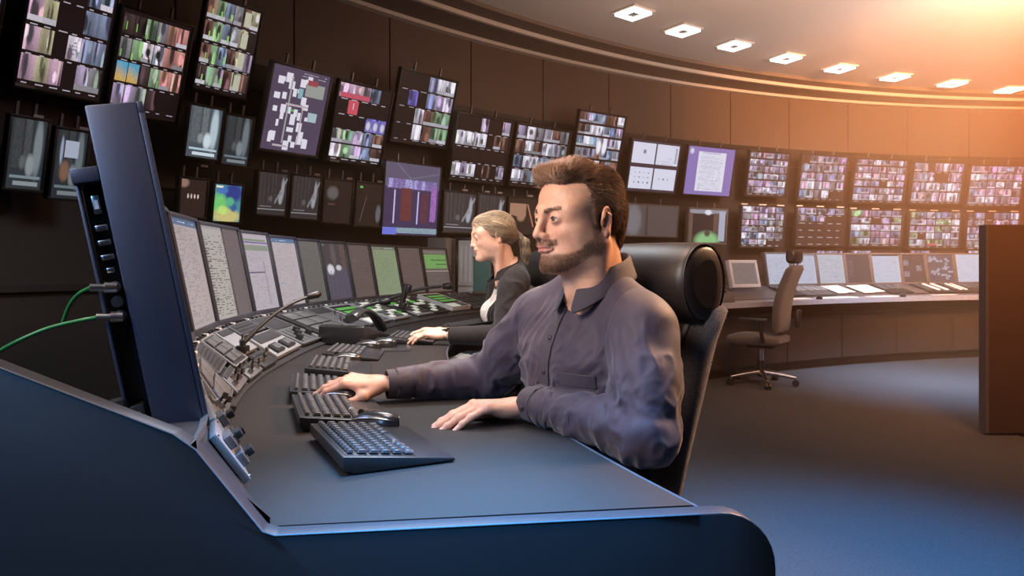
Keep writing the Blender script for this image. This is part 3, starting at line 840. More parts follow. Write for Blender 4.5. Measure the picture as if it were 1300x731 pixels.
SCR = [(246, 277, doc(71, (.45, .39, .37), (.25, .22, .24), (.08, .16, .30), 50), 'tall pinkish list screen, first fully visible one beside the big near monitor', .9, False),
       (277, 324, pB, 'wide screen half white list and half brown, second along the near console', .95, .08),
       (324, 358, p3, 'white and lilac table screen with a violet line across its top', .95, False),
       (358, 391, p4, 'white text screen with a blue header and a small red mark', .95, False),
       (391, 419, p5, 'dim grey green list screen right of the white text screen', 1.0, False),
       (419, 451, p6, 'dark video screen with white blobs over deep blue', 1.0, False),
       (451, 480, dark_doc(77), 'dim brown list screen between the dark video screen and the green one', 1.0, False),
       (480, 513, p8, 'plain green list screen on the near console', 1.0, False),
       (513, 543, dark_doc(79), 'dim brown list screen right of the plain green one', 1.0, False),
       (543, 576, p10, 'screen with bright green bars on top, last one beside the woman', 1.0, False)]
prev = tA
ts = [arc_t_for_px(s[0]) for s in SCR] + [arc_t_for_px(576)]
heights = [.405, .40, .392, .385, .38, .378, .375, .372, .37, .365]
for i, (x0, x1, pc, lb, st, sp) in enumerate(SCR):
    desk_screen(ts[i], ts[i + 1], heights[i], pc, lb, st, split=sp)
# two screens between the big near monitor and the first list screen (seen almost edge-on)
tm = 1.86
desk_screen(tm, (tm + ts[0]) / 2, .40, doc(70, (.2, .2, .22), (.1, .1, .1)), 'screen seen almost edge-on, directly behind the big near monitor')
desk_screen((tm + ts[0]) / 2, ts[0], .41, doc(69, (.14, .15, .18), (.1, .1, .1)), 'grey screen seen as a thin sliver, between the edge-on screen and the pinkish list')

# big near monitor, seen from its side
a, b = M3(.86), M3(1.82); tg = Vector((b.x - a.x, b.y - a.y, 0)); Wd = tg.length; tg.normalize()
n = Vector((tg.y, -tg.x, 0)); lean = math.radians(10.8)
up = (Vector((0, 0, 1)) * math.cos(lean) - n * math.sin(lean)); fwd = n * math.cos(lean) + Vector((0, 0, 1)) * math.sin(lean)
base = Vector((-.474, 1.10, .858))
t = thing('large_monitor', 'large dark blue steel monitor seen side-on at the near end of the console', 'monitor', base, mat_cols(tg, -fwd, up))
mb = MB(); mb.box((Wd / 2, .036, .252), (Wd, .068, .504), M_CASE, bev=.003); obj('casing', mb, t, smooth=35)
mb = MB()
for c_, s_ in (((Wd / 2, -.002, .495), (Wd, .008, .018)), ((Wd / 2, -.002, .009), (Wd, .008, .018)), ((.008, -.002, .252), (.016, .008, .47)), ((Wd - .008, -.002, .252), (.016, .008, .47))): mb.box(c_, s_, M_CASE, bev=.001)
obj('bezel', mb, t, smooth=35)
screen_mesh('screen', doc(68, (.3, .3, .33), (.1, .1, .12), (.1, .2, .3)), Wd - .032, .47, .8, t, (Wd / 2, -.001, .252))
mb = MB(); mb.box((Wd / 2 + .01, .086, .17), (Wd - .08, .032, .44), M_DARK, bev=.004)
mb.box((Wd / 2 - .01, .088, .405), (Wd - .02, .036, .022), M_CASE, bev=.002)
mb.box((.034, .102, .20), (.03, .005, .40), M_CASE, bev=.002)
obj('rear_housing', mb, t, smooth=35)
for k, (w_, h_) in enumerate(((.010, .028), (.016, .009), (.017, .008), (.017, .008), (.010, .008))):
    z_ = (.362, .327, .305, .283, .263)[k]
    x_ = .083
    mb = MB(); mb.box((.028, x_, z_), (.014, w_, h_), M_METAL, bev=.0015); mb.box((.020, x_, z_), (.003, w_ * .6, h_ * .5), M_WHITEP if k == 0 else M_DARK)
    mb.box((.042, x_, z_), (.018, w_ * .8, h_ * .8), M_DARK)
    obj('socket', mb, t, smooth=35, label='small metal socket')
socks = []
for k, z_ in enumerate((.237, .215, .193)):
    mb = MB(); mb.cyl((.040, .083, z_), (.018, .083, z_), .0085, M_METAL); mb.cyl((.018, .083, z_), (.004, .083, z_), .0062, M_METAL); mb.cyl((.004, .083, z_), (.000, .083, z_), .0075, M_METAL)
    obj('coaxial_socket', mb, t, smooth=40)
mb = MB()
for x_, y_, z_ in ((.03, .112, .045), (.034, .088, .03), (.03, .112, .012)):
    mb.box((x_, y_, z_), (.03, .02, .05), M_DARK, bev=.002); mb.box((x_ - .017, y_, z_ + .012), (.003, .008, .007), M_METAL)
mb.box((.05, .11, .0), (.06, .06, .03), M_DARK, bev=.003)
obj('stand_bracket', mb, t, smooth=35)
TM = t.matrix_world.copy() if False else (Matrix.Translation(base) @ mat_cols(tg, -fwd, up).to_4x4())


def w_(p): return TM @ Vector(p)


for lb, z_, pts in (('green cable with steel plug, upper one of two behind the large monitor', .237, [(80, 408, 1.2), (88, 388, 1.19), (100, 373, 1.17), (113, 366, 1.15)]),
                    ('thick green cable with steel plug, lower one running off along the end panel', .193, [(-12, 452, 1.12), (20, 434, 1.12), (60, 417, 1.13), (100, 407, 1.13), (128, 402, 1.12)])):
    end = w_((-.004, .083, z_))
    P_ = [px(*q) for q in pts] + [end + Vector((-.03, -.003, 0)), end]
    fine = [catmull(P_, len(P_[1:]) * k / 40) for k in range(41)]
    t = thing('coaxial_cable', lb, 'cable', P_[0])
    mb = MB(); r_ = .0032 if z_ > .15 else .0042
    mb.tube(fine, r_, M_GREEN, n=8); obj('jacket', mb, t, smooth=60).location = -P_[0]
    d = (fine[-1] - fine[-4]).normalized()
    mb = MB(); mb.cyl(end - d * .012, end + d * .004, .0080, M_METAL, r2=.0072); mb.cyl(end - d * .03, end - d * .012, .0055, M_METAL if z_ > .15 else M_GREEN)
    obj('plug', mb, t, smooth=40, label='steel twist plug').location = -P_[0]

# ------------------------------------------------------------------ control panels on the ledge
PAN = 'control panels on the sloping ledge'


def lp_frame(t, u):
    """frame on the ledge: x along the console, y up the slope, z out of it"""
    p = LP(t, u); x = (LP(t + .03, u) - LP(t - .03, u)).normalized(); y = (LP(t, min(1, u + .1)) - LP(t, max(0, u - .1))).normalized()
    z = x.cross(y).normalized()
    if z.z < 0: z = -z
    y = z.cross(x).normalized()
    if y.dot(LP(t, 1) - LP(t, 0)) < 0: x = -x; y = -y; z = x.cross(y)
    return p, mat_cols(x, y, z)


def panel(t0, t1, u0, u1, label, base=M_GREY, kind='keys', rows=2, cols=3, key=M_KEYG, h=.012, display=M_DGREY, rim=None):
    p, R = lp_frame((t0 + t1) / 2, (u0 + u1) / 2)
    Minv = (Matrix.Translation(p) @ R.to_4x4()).inverted()
    g = .03
    def L(t, u, hh=h): return Minv @ LP(t0 + (t1 - t0) * t, u0 + (u1 - u0) * u, hh)
    T = thing('control_panel', label, 'control panel', p, R, PAN)
    mb = MB(); q = [L(g, g), L(1 - g, g), L(1 - g, 1 - g), L(g, 1 - g)]
    nn = (q[1] - q[0]).cross(q[3] - q[0]).normalized()
    if nn.z < 0: nn = -nn
    mb.hexa(q, nn * h, base, bev=.002)
    if rim:
        for k in range(4): mb.cyl(q[k], q[(k + 1) % 4], .0028, rim, n=6)
    for k in range(4):
        s_ = q[k].lerp(q[(k + 2) % 4], .05); mb.cyl(s_, s_ + nn * .002, .0028, M_METAL, n=8)
    obj('face_plate', mb, T, smooth=35)

    def slab(nm, a0, a1, b0, b1, th, m, lab=None, bev=.0012):
        mm = MB(); hh = h + th
        mm.hexa([L(a0, b0, hh), L(a1, b0, hh), L(a1, b1, hh), L(a0, b1, hh)], nn * th, m, bev=bev); return obj(nm, mm, T, smooth=35, label=lab)

    if kind == 'keys':
        for i in range(rows):
            for j in range(cols):
                a0 = .1 + .8 * j / cols; b0 = .1 + .8 * i / rows
                slab('key', a0 + .02, a0 + .8 / cols - .02, b0 + .02, b0 + .8 / rows - .02, .007, key)
    elif kind == 'silver':
        slab('display', .08, .92, .58, .92, .003, display)
        for j in (0, 1):
            slab('push_button', .12 + .42 * j, .40 + .42 * j, .10, .42, .010, M_DARK)
            slab('button_cap', .17 + .42 * j, .35 + .42 * j, .16, .36, .014, M_GREY)
    elif kind == 'faders':
        slab('display', .06, .94, .55, .95, .003, display)
        for j in range(cols):
            a0 = .1 + .8 * (j + .5) / cols
            slab('fader_slot', a0 - .02, a0 + .02, .08, .48, .0015, M_DARK)
            b0 = .12 + .25 * ((j * 7) % 5) / 5
            slab('fader_knob', a0 - .05, a0 + .05, b0, b0 + .1, .022, M_BLACK)
    elif kind == 'switches':
        for j in range(cols):
            a0 = .1 + .8 * (j + .5) / cols
            mm = MB(); c0 = L(a0, .35 + .2 * (j % 2), h); mm.cyl(c0, c0 + nn * .012, .008, M_METAL, n=12); mm.cyl(c0 + nn * .012, c0 + nn * .024 + Vector((.003, .004, 0)), .003, M_BLACK, n=8); mm.cyl(c0 + nn * .021, c0 + nn * .029 + Vector((.004, .005, 0)), .006, M_BLACK, n=10)
            obj('switch', mm, T, smooth=40)
        slab('display', .1, .9, .72, .93, .003, display)
    elif kind == 'tknob':
        for j in range(cols):
            b0 = .15 + .7 * (j + .5) / cols; c0 = L(.5, b0, h)
            mm = MB(); mm.box(c0 + nn * .006, (.05, .022, .012), M_DIM, bev=.002); mm.cyl(c0, c0 + nn * .016, .0035, M_DIM, n=8); mm.box(c0 + nn * .020, (.026, .013, .012), M_BLACK, bev=.003)
            obj('lever_knob', mm, T, smooth=40)
    elif kind == 'lcd':
        slab('display', .1, .9, .3, .9, .003, M_DARK)
        for i in range(3): slab('lit_line', .14, .86 - .1 * (i % 2), .38 + .16 * i, .48 + .16 * i, .004, M_LITG)
        slab('key', .12, .5, .06, .24, .005, M_LIT); slab('key', .55, .88, .06, .24, .005, key)
    elif kind == 'litkeys':
        for i in range(rows):
            for j in range(cols):
                a0 = .08 + .84 * j / cols; b0 = .08 + .84 * i / rows
                slab('key', a0 + .015, a0 + .84 / cols - .015, b0 + .02, b0 + .84 / rows - .02, .006, M_LIT if (i * 3 + j * 5) % 7 < 3 else (M_LITG if (i + j) % 4 == 0 else key))
    elif kind == 'vent':
        for i in range(rows): slab('groove', .08, .92, .1 + .8 * i / rows, .1 + .8 * i / rows + .03, .001, M_DARK)
    return T


panel(.62, 1.02, .15, .85, 'narrow pale panel with dark lever knobs at the near end of the ledge', M_SILVER, 'tknob', cols=2)
panel(1.04, 1.5, .1, .85, 'pale blue grey panel with two black lever knobs just beyond the first narrow one', M_SILVER, 'tknob', cols=2)
panel(1.52, 1.9, .1, .8, 'steel strip with small switches under the edge of the large monitor', M_DIM, 'switches', cols=3)
panel(1.93, 2.5, .12, .9, 'grey panel with four flat square keys low on the bend of the ledge', M_GREY, 'keys', 2, 2, M_DIM, rim=M_DIM)
panel(2.53, 2.98, .42, .92, 'dark ribbed plate on the upper half of the ledge bend', M_DGREY, 'vent', rows=6, rim=M_DIM)
panel(2.53, 2.98, .05, .38, 'small steel strip with black switches beside the worktop edge', M_DIM, 'switches', cols=4)
panel(3.01, 3.48, .28, .92, 'silver framed panel with six smoked square keys', M_DGREY, 'keys', 3, 2, M_KEYG, rim=M_SILVER)
panel(3.01, 3.48, .03, .24, 'low steel strip with joysticks below the six smoked keys', M_DIM, 'switches', cols=3)
panel(3.51, 3.92, .35, .92, 'bright silver plate with one dark rocker switch', M_SILVER, 'switches', cols=1, h=.014)
panel(3.51, 3.92, .03, .32, 'black joystick strip beside the bright silver plate', M_DGREY, 'switches', cols=2)
panel(3.95, 4.62, .06, .60, 'silver panel with dark display and two square push buttons', M_SILVER, 'silver', h=.016)
panel(3.95, 4.62, .64, .92, 'plain dark plate above the silver two button panel', M_DGREY, 'vent', rows=3, rim=M_DIM)
panel(4.65, 5.12, .06, .92, 'dark blue grey panel with four black faders', M_GREY, 'faders', cols=4, rim=M_DIM)
panel(5.15, 5.75, .08, .92, 'dark brown plate with six smoked keys left of the telephone', M_BLACK, 'keys', 3, 2, M_KEYG, h=.016)
panel(5.78, 6.15, .1, .92, 'small steel switch panel hidden partly by the telephone', M_DIM, 'switches', cols=3)
panel(6.18, 6.72, .1, .92, 'panel with green lit display lines right of the telephone', M_SILVER, 'lcd', rim=M_SILVER)
panel(6.75, 7.2, .1, .92, 'panel of many lit white and grey keys', M_SILVER, 'litkeys', 7, 4, M_GREY)
panel(7.34, 7.72, .1, .92, 'lit key panel beyond the upright handset', M_SILVER, 'litkeys', 6, 3, M_DGREY)
panel(7.75, 8.1, .1, .92, 'dark key panel with a lit green top row', M_DGREY, 'litkeys', 6, 3, M_DARK)
panel(8.15, 8.6, .12, .92, 'angled white framed panel with green lit lines near the woman', M_PAPER, 'lcd', h=.03, rim=M_PAPER)
panel(8.65, 9.2, .1, .92, 'grey key panel half hidden behind the woman', M_GREY, 'keys', 3, 3, M_KEYB)

# upright handset between the lit panels
p, R = lp_frame(7.27, .4)
t = thing('handset_holder', 'black upright handset in a holder on the ledge, right of the lit key panel', 'handset', p, R)
mb = MB(); mb.box((0, .02, .012), (.07, .09, .022), M_BLACK, bev=.004); obj('base', mb, t, smooth=35)
mb = MB(); mb.box((0, .0, .10), (.042, .03, .17), M_BLACK, bev=.01); mb.box((0, -.018, .16), (.046, .03, .05), M_BLACK, bev=.01); mb.box((0, -.016, .045), (.046, .03, .04), M_BLACK, bev=.01)
obj('handset', mb, t, smooth=45)
mb = MB(); mb.cyl((0, -.034, .10), (0, -.028, .10), .008, M_METAL); obj('button', mb, t, smooth=40)

# telephone
ph = px(442, 436, 3.28); R = Euler((0, 0, math.radians(205))).to_matrix()
t = thing('desk_telephone', 'black desk telephone with tilted handset at the far end of the keyboards', 'telephone', (-.715, 3.25, ZT), (0, 0, math.radians(72)))
mb = MB(); mb.prism([(-.11, 0), (.10, 0), (.10, .025), (-.10, .072), (-.11, .068)], .19, M_BLACK, T=Matrix.Translation((0, -.095, 0)), bev=.006); obj('base', mb, t, smooth=40)
slope = math.atan2(.047, .20); Rt = Matrix.Rotation(slope, 3, 'Y')
mb = MB()
for i in range(5):
    for j in range(3):
        x = -.05 + .026 * i; z = .074 - (x + .10) * .235; mb.box((x, .02 + .022 * j, z), (.018, .016, .008), M_KEYG, R=Rt, bev=.001)
mb.box((-.075, .045, .069), (.03, .07, .006), M_GREY, R=Rt, bev=.001); obj('keypad', mb, t, smooth=35)
mb = MB(); rows = []
for k in range(15):
    s = k / 14.0; x = -.115 + .23 * s; z = .098 - (x + .10) * .235 + .036 * math.sin(PI * s) + .004
    w = .020 + .008 * abs(2 * s - 1) ** 2; hh = .011 + .010 * abs(2 * s - 1) ** 3
    if k in (0, 14): w *= .75; hh *= .7
    rows.append([(x, -.05 + w * math.cos(a), z - .008 * abs(2 * s - 1) ** 3 + hh * math.sin(a)) for a in [2 * PI * q / 14 for q in range(14)]])
mb.grid(rows, M_SATIN, closed_u=True); mb.add(rows[0], [tuple(range(14))], M_SATIN); mb.add(rows[-1], [tuple(range(14))], M_SATIN)
obj('handset', mb, t, smooth=50)
mb = MB(); mb.tube([(.09 + .02 * math.sin(k * .25), -.05 - .03 * math.sin(k * .06), .03 + .0 * k) if False else (.10 + .03 * k / 40 + .008 * math.cos(k * 1.2), -.09 + .06 * k / 40, .012 + .008 * math.sin(k * 1.2)) for k in range(60)], .002, M_BLACK, n=6)
obj('coiled_cord', mb, t, smooth=60)


t.scale = (1.2, 1.2, 1.25)


# gooseneck microphones
def gooseneck(base, tip, label, bend=.03, r=.0058):
    base = Vector(base); tip = Vector(tip)
    t = thing('gooseneck_microphone', label, 'microphone', base, None, 'gooseneck microphones on the near console')
    v = tip - base
    mb = MB(); mb.cyl((0, 0, -.006), (0, 0, .012), .022, M_BLACK, n=20); mb.cyl((0, 0, .012), (0, 0, .03), .010, M_BLACK, n=14); obj('base', mb, t, smooth=40)
    pts = [Vector((0, 0, .02)) + v * (k / 20) + Vector((0, 0, 1)) * bend * math.sin(PI * k / 20) - Vector((0, 0, .02)) * (k / 20) for k in range(21)]
    mb = MB(); mb.tube(pts[:18], r, M_DARK, n=8); mb.cyl(pts[0], pts[0].lerp(pts[4], .8), r * 1.5, M_DARK, n=10); obj('gooseneck', mb, t, smooth=60)
    d = (pts[-1] - pts[-3]).normalized(); e_ = pts[-1]
    mb = MB(); mb.tube([e_ - d * .055, e_ - d * .05, e_ - d * .02, e_ - d * .008, e_ + d * .006, e_ + d * .010], [r * 1.1, r * 1.9, r * 2.3, r * 2.5, r * 2.0, r * .5], M_DARK, n=12)
    obj('microphone_capsule', mb, t, smooth=60)
    return t


gooseneck(LP(3.52, .42, .02), px(404, 373, 2.62), 'long gooseneck microphone, nearest of three, rising from the silver panels')
gooseneck(LP(5.9, .30, .02), px(494, 382, 3.75), 'gooseneck microphone rising behind the telephone, middle of three', .02, .0085)
gooseneck(LP(7.45, .75, .02), px(572, 363, 4.75), 'gooseneck microphone nearest the woman, farthest of three', .02, .010)


# ------------------------------------------------------------------ keyboards and mice
def make_keyboard():
    """local: x along the long side, -y the front edge, z up; wedge raised at the back"""
    t = thing('keyboard', '', 'keyboard')
    Lx, Wy, hb, hf = .285, .205, .034, .008
    mb = MB()
    prof = [(-Wy / 2, 0.002), (Wy / 2 - .02, .002), (Wy / 2, .012), (Wy / 2, hb), (-Wy / 2, hf)]
    # profile runs in local y; extrude along x
    T = Matrix.Translation((-Lx / 2, 0, 0)) @ mat_cols(Vector((0, 1, 0)), Vector((1, 0, 0)), Vector((0, 0, 1))).to_4x4()
    mb.prism(prof, Lx, M_BLACK, T=T, bev=.0025, seg=2); obj('body', mb, t, smooth=35)
    sl = math.atan2(hb - hf, Wy); Rk = Matrix.Rotation(sl, 3, 'X')
    mb = MB(); y0 = .032; z0 = hf + (y0 + Wy / 2) / Wy * (hb - hf)
    mb.box((0, y0, z0 - .0005), (Lx - .02, .128, .003), M_DARK, R=Rk, bev=.001); obj('key_well', mb, t, smooth=35)
    kf = None
    for r in range(6):
        n = 14 if r != 0 else 10
        for c in range(n):
            wx = (Lx - .026) / n
            if r == 0 and c in (4, 5): continue
            x = -(Lx - .026) / 2 + wx * (c + .5); ww = wx - .0042
            if r == 0 and c == 3: x += wx; ww = wx * 3 - .0042
            y = y0 - .053 + .0212 * r; z = hf + (y + Wy / 2) / Wy * (hb - hf) + .003
            k = MB(); hy = .0175 if r < 5 else .011
            v = [(-ww / 2, -hy / 2, 0), (ww / 2, -hy / 2, 0), (ww / 2, hy / 2, 0), (-ww / 2, hy / 2, 0)]
            w2 = [(a * .74, b * .74, .0058) for a, b, _ in v]
            k.bevelled(v + w2, [(0, 3, 2, 1), (4, 5, 6, 7), (0, 1, 5, 4), (1, 2, 6, 5), (2, 3, 7, 6), (3, 0, 4, 7)], M_KEYB, bev=.0007, seg=1)
            o = obj('key', k, t, smooth=35); o.location = (x, y, z); o.rotation_euler = (sl, 0, 0)
    mb = MB()
    for sx in (-1, 1): mb.box((sx * .12, Wy / 2 - .012, .008), (.02, .008, .016), M_DARK, bev=.001)
    return t


def make_mouse():
    """local: +y front of the mouse, z up"""
    t = thing('computer_mouse', '', 'computer mouse')
    L_, W_, H_ = .118, .066, .040
    rows = []
    for i in range(17):
        s = i / 16.0; y = -L_ / 2 + L_ * s
        w = W_ / 2 * (max(0, 1 - abs(2 * s - 1) ** 2.8)) ** .45 * (1.0 - .10 * s)
        h = H_ * (max(0, 1 - abs((s - .42) / .60) ** 2.2)) ** .62
        h = max(h, .003); w = max(w, .002)
        rows.append([(w * math.copysign(abs(math.cos(a)) ** .75, math.cos(a)), y, .001 + h * abs(math.sin(a)) ** .8) for a in [PI * q / 14 for q in range(15)]])
    mb = MB(); mb.grid(rows, M_SATIN); mb.grid([[r[0], r[-1]] for r in rows], M_SATIN); obj('body', mb, t, smooth=60)
    mb = MB()
    for sg in (-1, 1):
        pts = []
        for i in range(1, 16):
            r = rows[i]; p = Vector(r[3] if sg > 0 else r[11]); pts.append(p * 1.015 + Vector((0, 0, .0006)))
        mb.tube(pts, [.0006] + [.0021] * 13 + [.0006], M_METAL, n=6)
    obj('silver_trim', mb, t, smooth=60, label='silver trim arcs')
    mb = MB(); mb.cyl((-.004, .030, .0335), (.004, .030, .0335), .0085, M_DARK, n=16); obj('scroll_wheel', mb, t, smooth=40)
    mb = MB()
    mb.tube([Vector(rows[i][7]) + Vector((0, 0, .0002)) for i in range(10, 16)], .0007, M_DARK, n=6); obj('button_gap', mb, t, smooth=40)
    return t


kb0 = make_keyboard(); ms0 = make_mouse()
GK, GM = 'keyboards in a row on the near worktop', 'computer mice beside the keyboards'
KB = [  # back-near corner, back-far corner of the long side in plan
    ((-.285, 1.195), (-.415, 1.455), 1, 'black keyboard nearest the camera, in front of all the others'),
    ((-.455, 1.515), (-.550, 1.77), 1, 'black keyboard second from the camera, with the big brown lit keys'),
    ((-.575, 1.83), (-.650, 2.09), 1, 'black keyboard third from the camera, half under the hand of the man'),
    ((-.655, 2.24), (-.705, 2.50), 1, 'black keyboard fourth from the camera, beyond the hand of the man'),
    ((-.700, 2.62), (-.725, 2.88), 1, 'black keyboard fifth from the camera, just in front of the telephone'),
    ((-.560, 3.17), (-.565, 3.45), 1, 'black keyboard under the hand of the woman')]
for i, (a, b, s, lb) in enumerate(KB):
    a = Vector((*a, 0)); b = Vector((*b, 0)); x = (a - b).normalized()          # x runs towards the camera
    y = Vector((0, 0, 1)).cross(x)                                               # y = back of the keyboard
    if y.dot(Vector((-1, 0, 0))) < 0: y = -y; x = -x
    c = (a + b) / 2 - y * .1025; c.z = ZT
    t = kb0 if i == 0 else copy_tree(kb0)
    t.matrix_world = Matrix.Translation(c) @ mat_cols(x, y, Vector((0, 0, 1))).to_4x4()
    props(t, lb, 'keyboard', GK)
MSE = [((-.300, 1.545), 72, 'black mouse with silver arc between the two nearest keyboards'),
       ((-.458, 1.832), 80, 'black mouse gripped by the right hand of the man'),
       ((-.605, 2.568), 84, 'black mouse with silver arc between the fourth and fifth keyboards'),
       ((-.605, 2.965), 82, 'black mouse just beyond the fifth keyboard, on the near half of the mat'),
       ((-.555, 3.065), 82, 'farthest black mouse, on the far half of the mat')]
for i, (p_, a, lb) in enumerate(MSE):
    t = ms0 if i == 0 else copy_tree(ms0)
    t.location = (p_[0], p_[1], ZT + (.001 if i < 3 else .0032)); t.rotation_euler = (0, 0, math.radians(a))
    if i == 0: t.location.z = ZT + .001
    props(t, lb, 'computer mouse', GM)
# dark mouse mats
mb = MB(); mb.box((0, 0, .0015), (.26, .22, .003), M_SATIN, bev=.001); o = obj('mouse_mat', mb, smooth=40)
o.location = (-.56, 3.02, ZT); o.rotation_euler = (0, 0, math.radians(4)); props(o, 'thin black mouse mat with two mice near the telephone', 'mouse mat')

# ------------------------------------------------------------------ grey equipment behind the near console, left of the woman
t = thing('grey_cabinet', 'pale grey upright cabinet behind the last near console screen', 'cabinet', (px(566, 300, 6.35).x - .035, 6.35, 0), (0, 0, math.radians(-12)))
mb = MB(); mb.box((0, 0, .67), (.17, .3, 1.34), mat('pale_grey_cabinet', (.27, .27, .26), .6), bev=.004); obj('body', mb, t, smooth=35)
mb = MB(); mb.box((0, -.152, .95), (.13, .006, .5), mat('pale_grey_door', (.33, .33, .32), .6), bev=.002); obj('door', mb, t)
P = Pic(40, 60, (.15, .12, .10), seed=90)
for i in range(4): P.rect(.1 + .22 * i, .1, .2 + .22 * i, .8, (.20, .17, .15), .2)
P.rect(0, .86, 1, .9, (.06, .05, .04))
c = px(594, 300, 6.3)
monitor('desk_screen', 'upright dark framed monitor showing brown columns, just behind the face of the woman', 'monitor', Vector((c.x, 6.3, .83)), (1, -.1), (-.1, -1), .235, .52, math.radians(4), P, 1.0, .06, .028, 'screens behind the woman', frame_m=M_BLACK)
dsk = [o for o in COL.objects if o.name.startswith('desk_screen') and o.type == 'EMPTY'][-1]
mb = MB(); mb.box((0, .05, -.04), (.06, .03, .12), M_BLACK, bev=.003); mb.box((0, .03, -.072), (.18, .16, .010), M_BLACK, bev=.003); obj('stand', mb, dsk, smooth=35)
c = px(640, 300, 6.25)
P = Pic(40, 40, (.10, .09, .08), seed=91)
monitor('desk_screen', 'dim monitor hidden mostly by the ponytail and chair of the woman', 'monitor', Vector((px(660, 300, 6.5).x, 6.5, .752)), (1, .05), (.05, -1), .30, .42, math.radians(4), P, .8, .06, .02, 'screens behind the woman')
t = thing('teal_storage_box', 'small teal box visible under the chin of the woman', 'box', (px(612, 330, 6.1).x, 6.12, .752))
mb = MB(); mb.box((0, 0, .20), (.15, .12, .40), M_TEAL, bev=.006); obj('body', mb, t, smooth=35)
mb = MB(); mb.box((0, 0, .412), (.16, .13, .022), M_TEAL, bev=.005); obj('lid', mb, t, smooth=35)
t = thing('side_table', 'dark table behind the woman that carries two screens', 'table', (-.085, 6.35, 0), (0, 0, 0))
mb = MB(); mb.box((0, 0, .735), (.86, .62, .03), M_GREYP, bev=.004); obj('table_top', mb, t, smooth=35)
for sx in (-1, 1):
    for sy in (-1, 1):
        mb = MB(); mb.box((sx * .39, sy * .27, .36), (.04, .04, .72), M_DARK, bev=.004); obj('leg', mb, t, smooth=35)

# ------------------------------------------------------------------ far desk
AF0 = math.atan2(ray_circle(800, 10.6).y - CY, ray_circle(800, 10.6).x - CX); AF1 = math.radians(62)


def ring_part(name, parent, spec, n=60, a0=AF0, a1=AF1, smooth=35, label=None):
    mb = MB()
    for Ra, Rb, z0, z1, m in spec:
        rows = []
        for i in range(n + 1):
            a = a0 + (a1 - a0) * i / n; p, q = circ(Ra, a), circ(Rb, a); rows.append([(p.x, p.y, z0), (p.x, p.y, z1), (q.x, q.y, z1), (q.x, q.y, z0)])
        mb.grid(rows, m, closed_u=True); mb.add(rows[0], [(0, 1, 2, 3)], m); mb.add(rows[-1], [(3, 2, 1, 0)], m)
    return obj(name, mb, parent, smooth=smooth, label=label)


t = thing('far_desk', 'long curved desk with pale grey top along the far wall', 'desk')
ring_part('worktop', t, [(10.50, 11.45, .705, .75, M_FTOP)])
ring_part('modesty_panel', t, [(10.92, 10.96, .60, .705, M_DARK), (11.2, 11.24, 0.0, .705, M_DARK)])
mb = MB(); n_ = 16
for i in range(n_):
    a0 = AF0 + (AF1 - AF0) * i / n_ - .0006; a1 = AF0 + (AF1 - AF0) * (i + 1) / n_ + .0006; rows = []
    for k in range(5):
        a = a0 + (a1 - a0) * k / 4; p, q = circ(10.78, a), circ(10.82, a); rows.append([(p.x, p.y, .10), (p.x, p.y, .56), (q.x, q.y, .56), (q.x, q.y, .10)])
    mb.grid(rows, M_KICK, closed_u=True)
obj('front_panel', mb, t, smooth=35)
ring_part('plinth', t, [(10.86, 11.2, 0, .10, M_DARK), (10.80, 11.2, .56, .60, M_DARK)])
t = thing('far_desk_ledge', 'sloping dark ledge on the far desk that carries panels and screens', 'desk ledge')
mb = MB(); rows = []
for i in range(61):
    a = AF0 + (AF1 - AF0) * i / 60; p, q, r, r2 = circ(10.80, a), circ(11.18, a), circ(11.40, a), circ(11.40, a)
    rows.append([(p.x, p.y, .751), (p.x, p.y, .758), (q.x, q.y, .865), (r.x, r.y, .865), (r.x, r.y, .751)])
mb.grid(rows, M_GREYP, closed_u=True); mb.add(rows[0], [tuple(range(5))], M_GREYP); obj('ledge', mb, t, smooth=30)


def far_screen(x0, x1, yt, yb, pic, label, st=1.0, R=11.22, fm=M_GREYP, lean=9, bez=.02, grp='screens standing on the far desk'):
    a = ray_circle(x0, R); b = ray_circle(x1, R); c = (a + b) / 2; tg = (b - a).normalized(); n = Vector((tg.y, -tg.x))
    if n.dot(Vector((CX, CY)) - c) < 0: n = -n
    zt = H + (HY - yt) * (c.y + .05) / F; zb = .867
    return monitor('desk_screen', label, 'monitor', Vector((c.x, c.y, zb)), tg, n, (b - a).length - .004, (zt - zb) / math.cos(math.radians(lean)), math.radians(lean), pic, st, .05, bez, grp, frame_m=fm)


def fdoc(seed, bg=(.50, .54, .66), ink=(.40, .43, .54), band=None):
    P = Pic(36, 40, bg, seed=seed); P.text(.06, .1, .94, .95, 16, ink, .6)
    if band: P.rect(0, 0, 1, .06, band)
    return P


far_screen(930, 966, 330, 373, fdoc(101, (.22, .17, .15), (.18, .14, .12)), 'pale framed monitor with a brown picture left of the empty far chair', 1.0, 11.0, M_WHITEP, 12, .035)
far_screen(975, 1007, 320, 359, fdoc(102), 'pale blue list screen beside the headrest of the empty far chair')
far_screen(1007, 1040, 321, 359, fdoc(103, band=(.35, .36, .45)), 'pale blue table screen on the far desk, second right of the chair')
far_screen(1040, 1076, 321, 359, fdoc(104, (.50, .54, .58)), 'pale screen with a curve drawing on the far desk, third right of the chair')
P = Pic(36, 40, (.13, .08, .07), seed=105); P.text(.1, .2, .3, .8, 10, (.25, .2, .25))
far_screen(1076, 1109, 321, 359, P, 'dark brown screen between two bright ones on the far desk')
far_screen(1109, 1147, 321, 359, fdoc(106, (.52, .58, .68), (.48, .54, .64), (.08, .06, .06)), 'bright pale blue screen with a dark top line on the far desk')
P = Pic(36, 40, (.12, .07, .06), seed=107)
for q in ((.15, .2), (.15, .6), (.7, .4)): P.rect(q[0] - .1, q[1], q[0] + .12, q[1] + .2, (.26, .22, .25), .4)
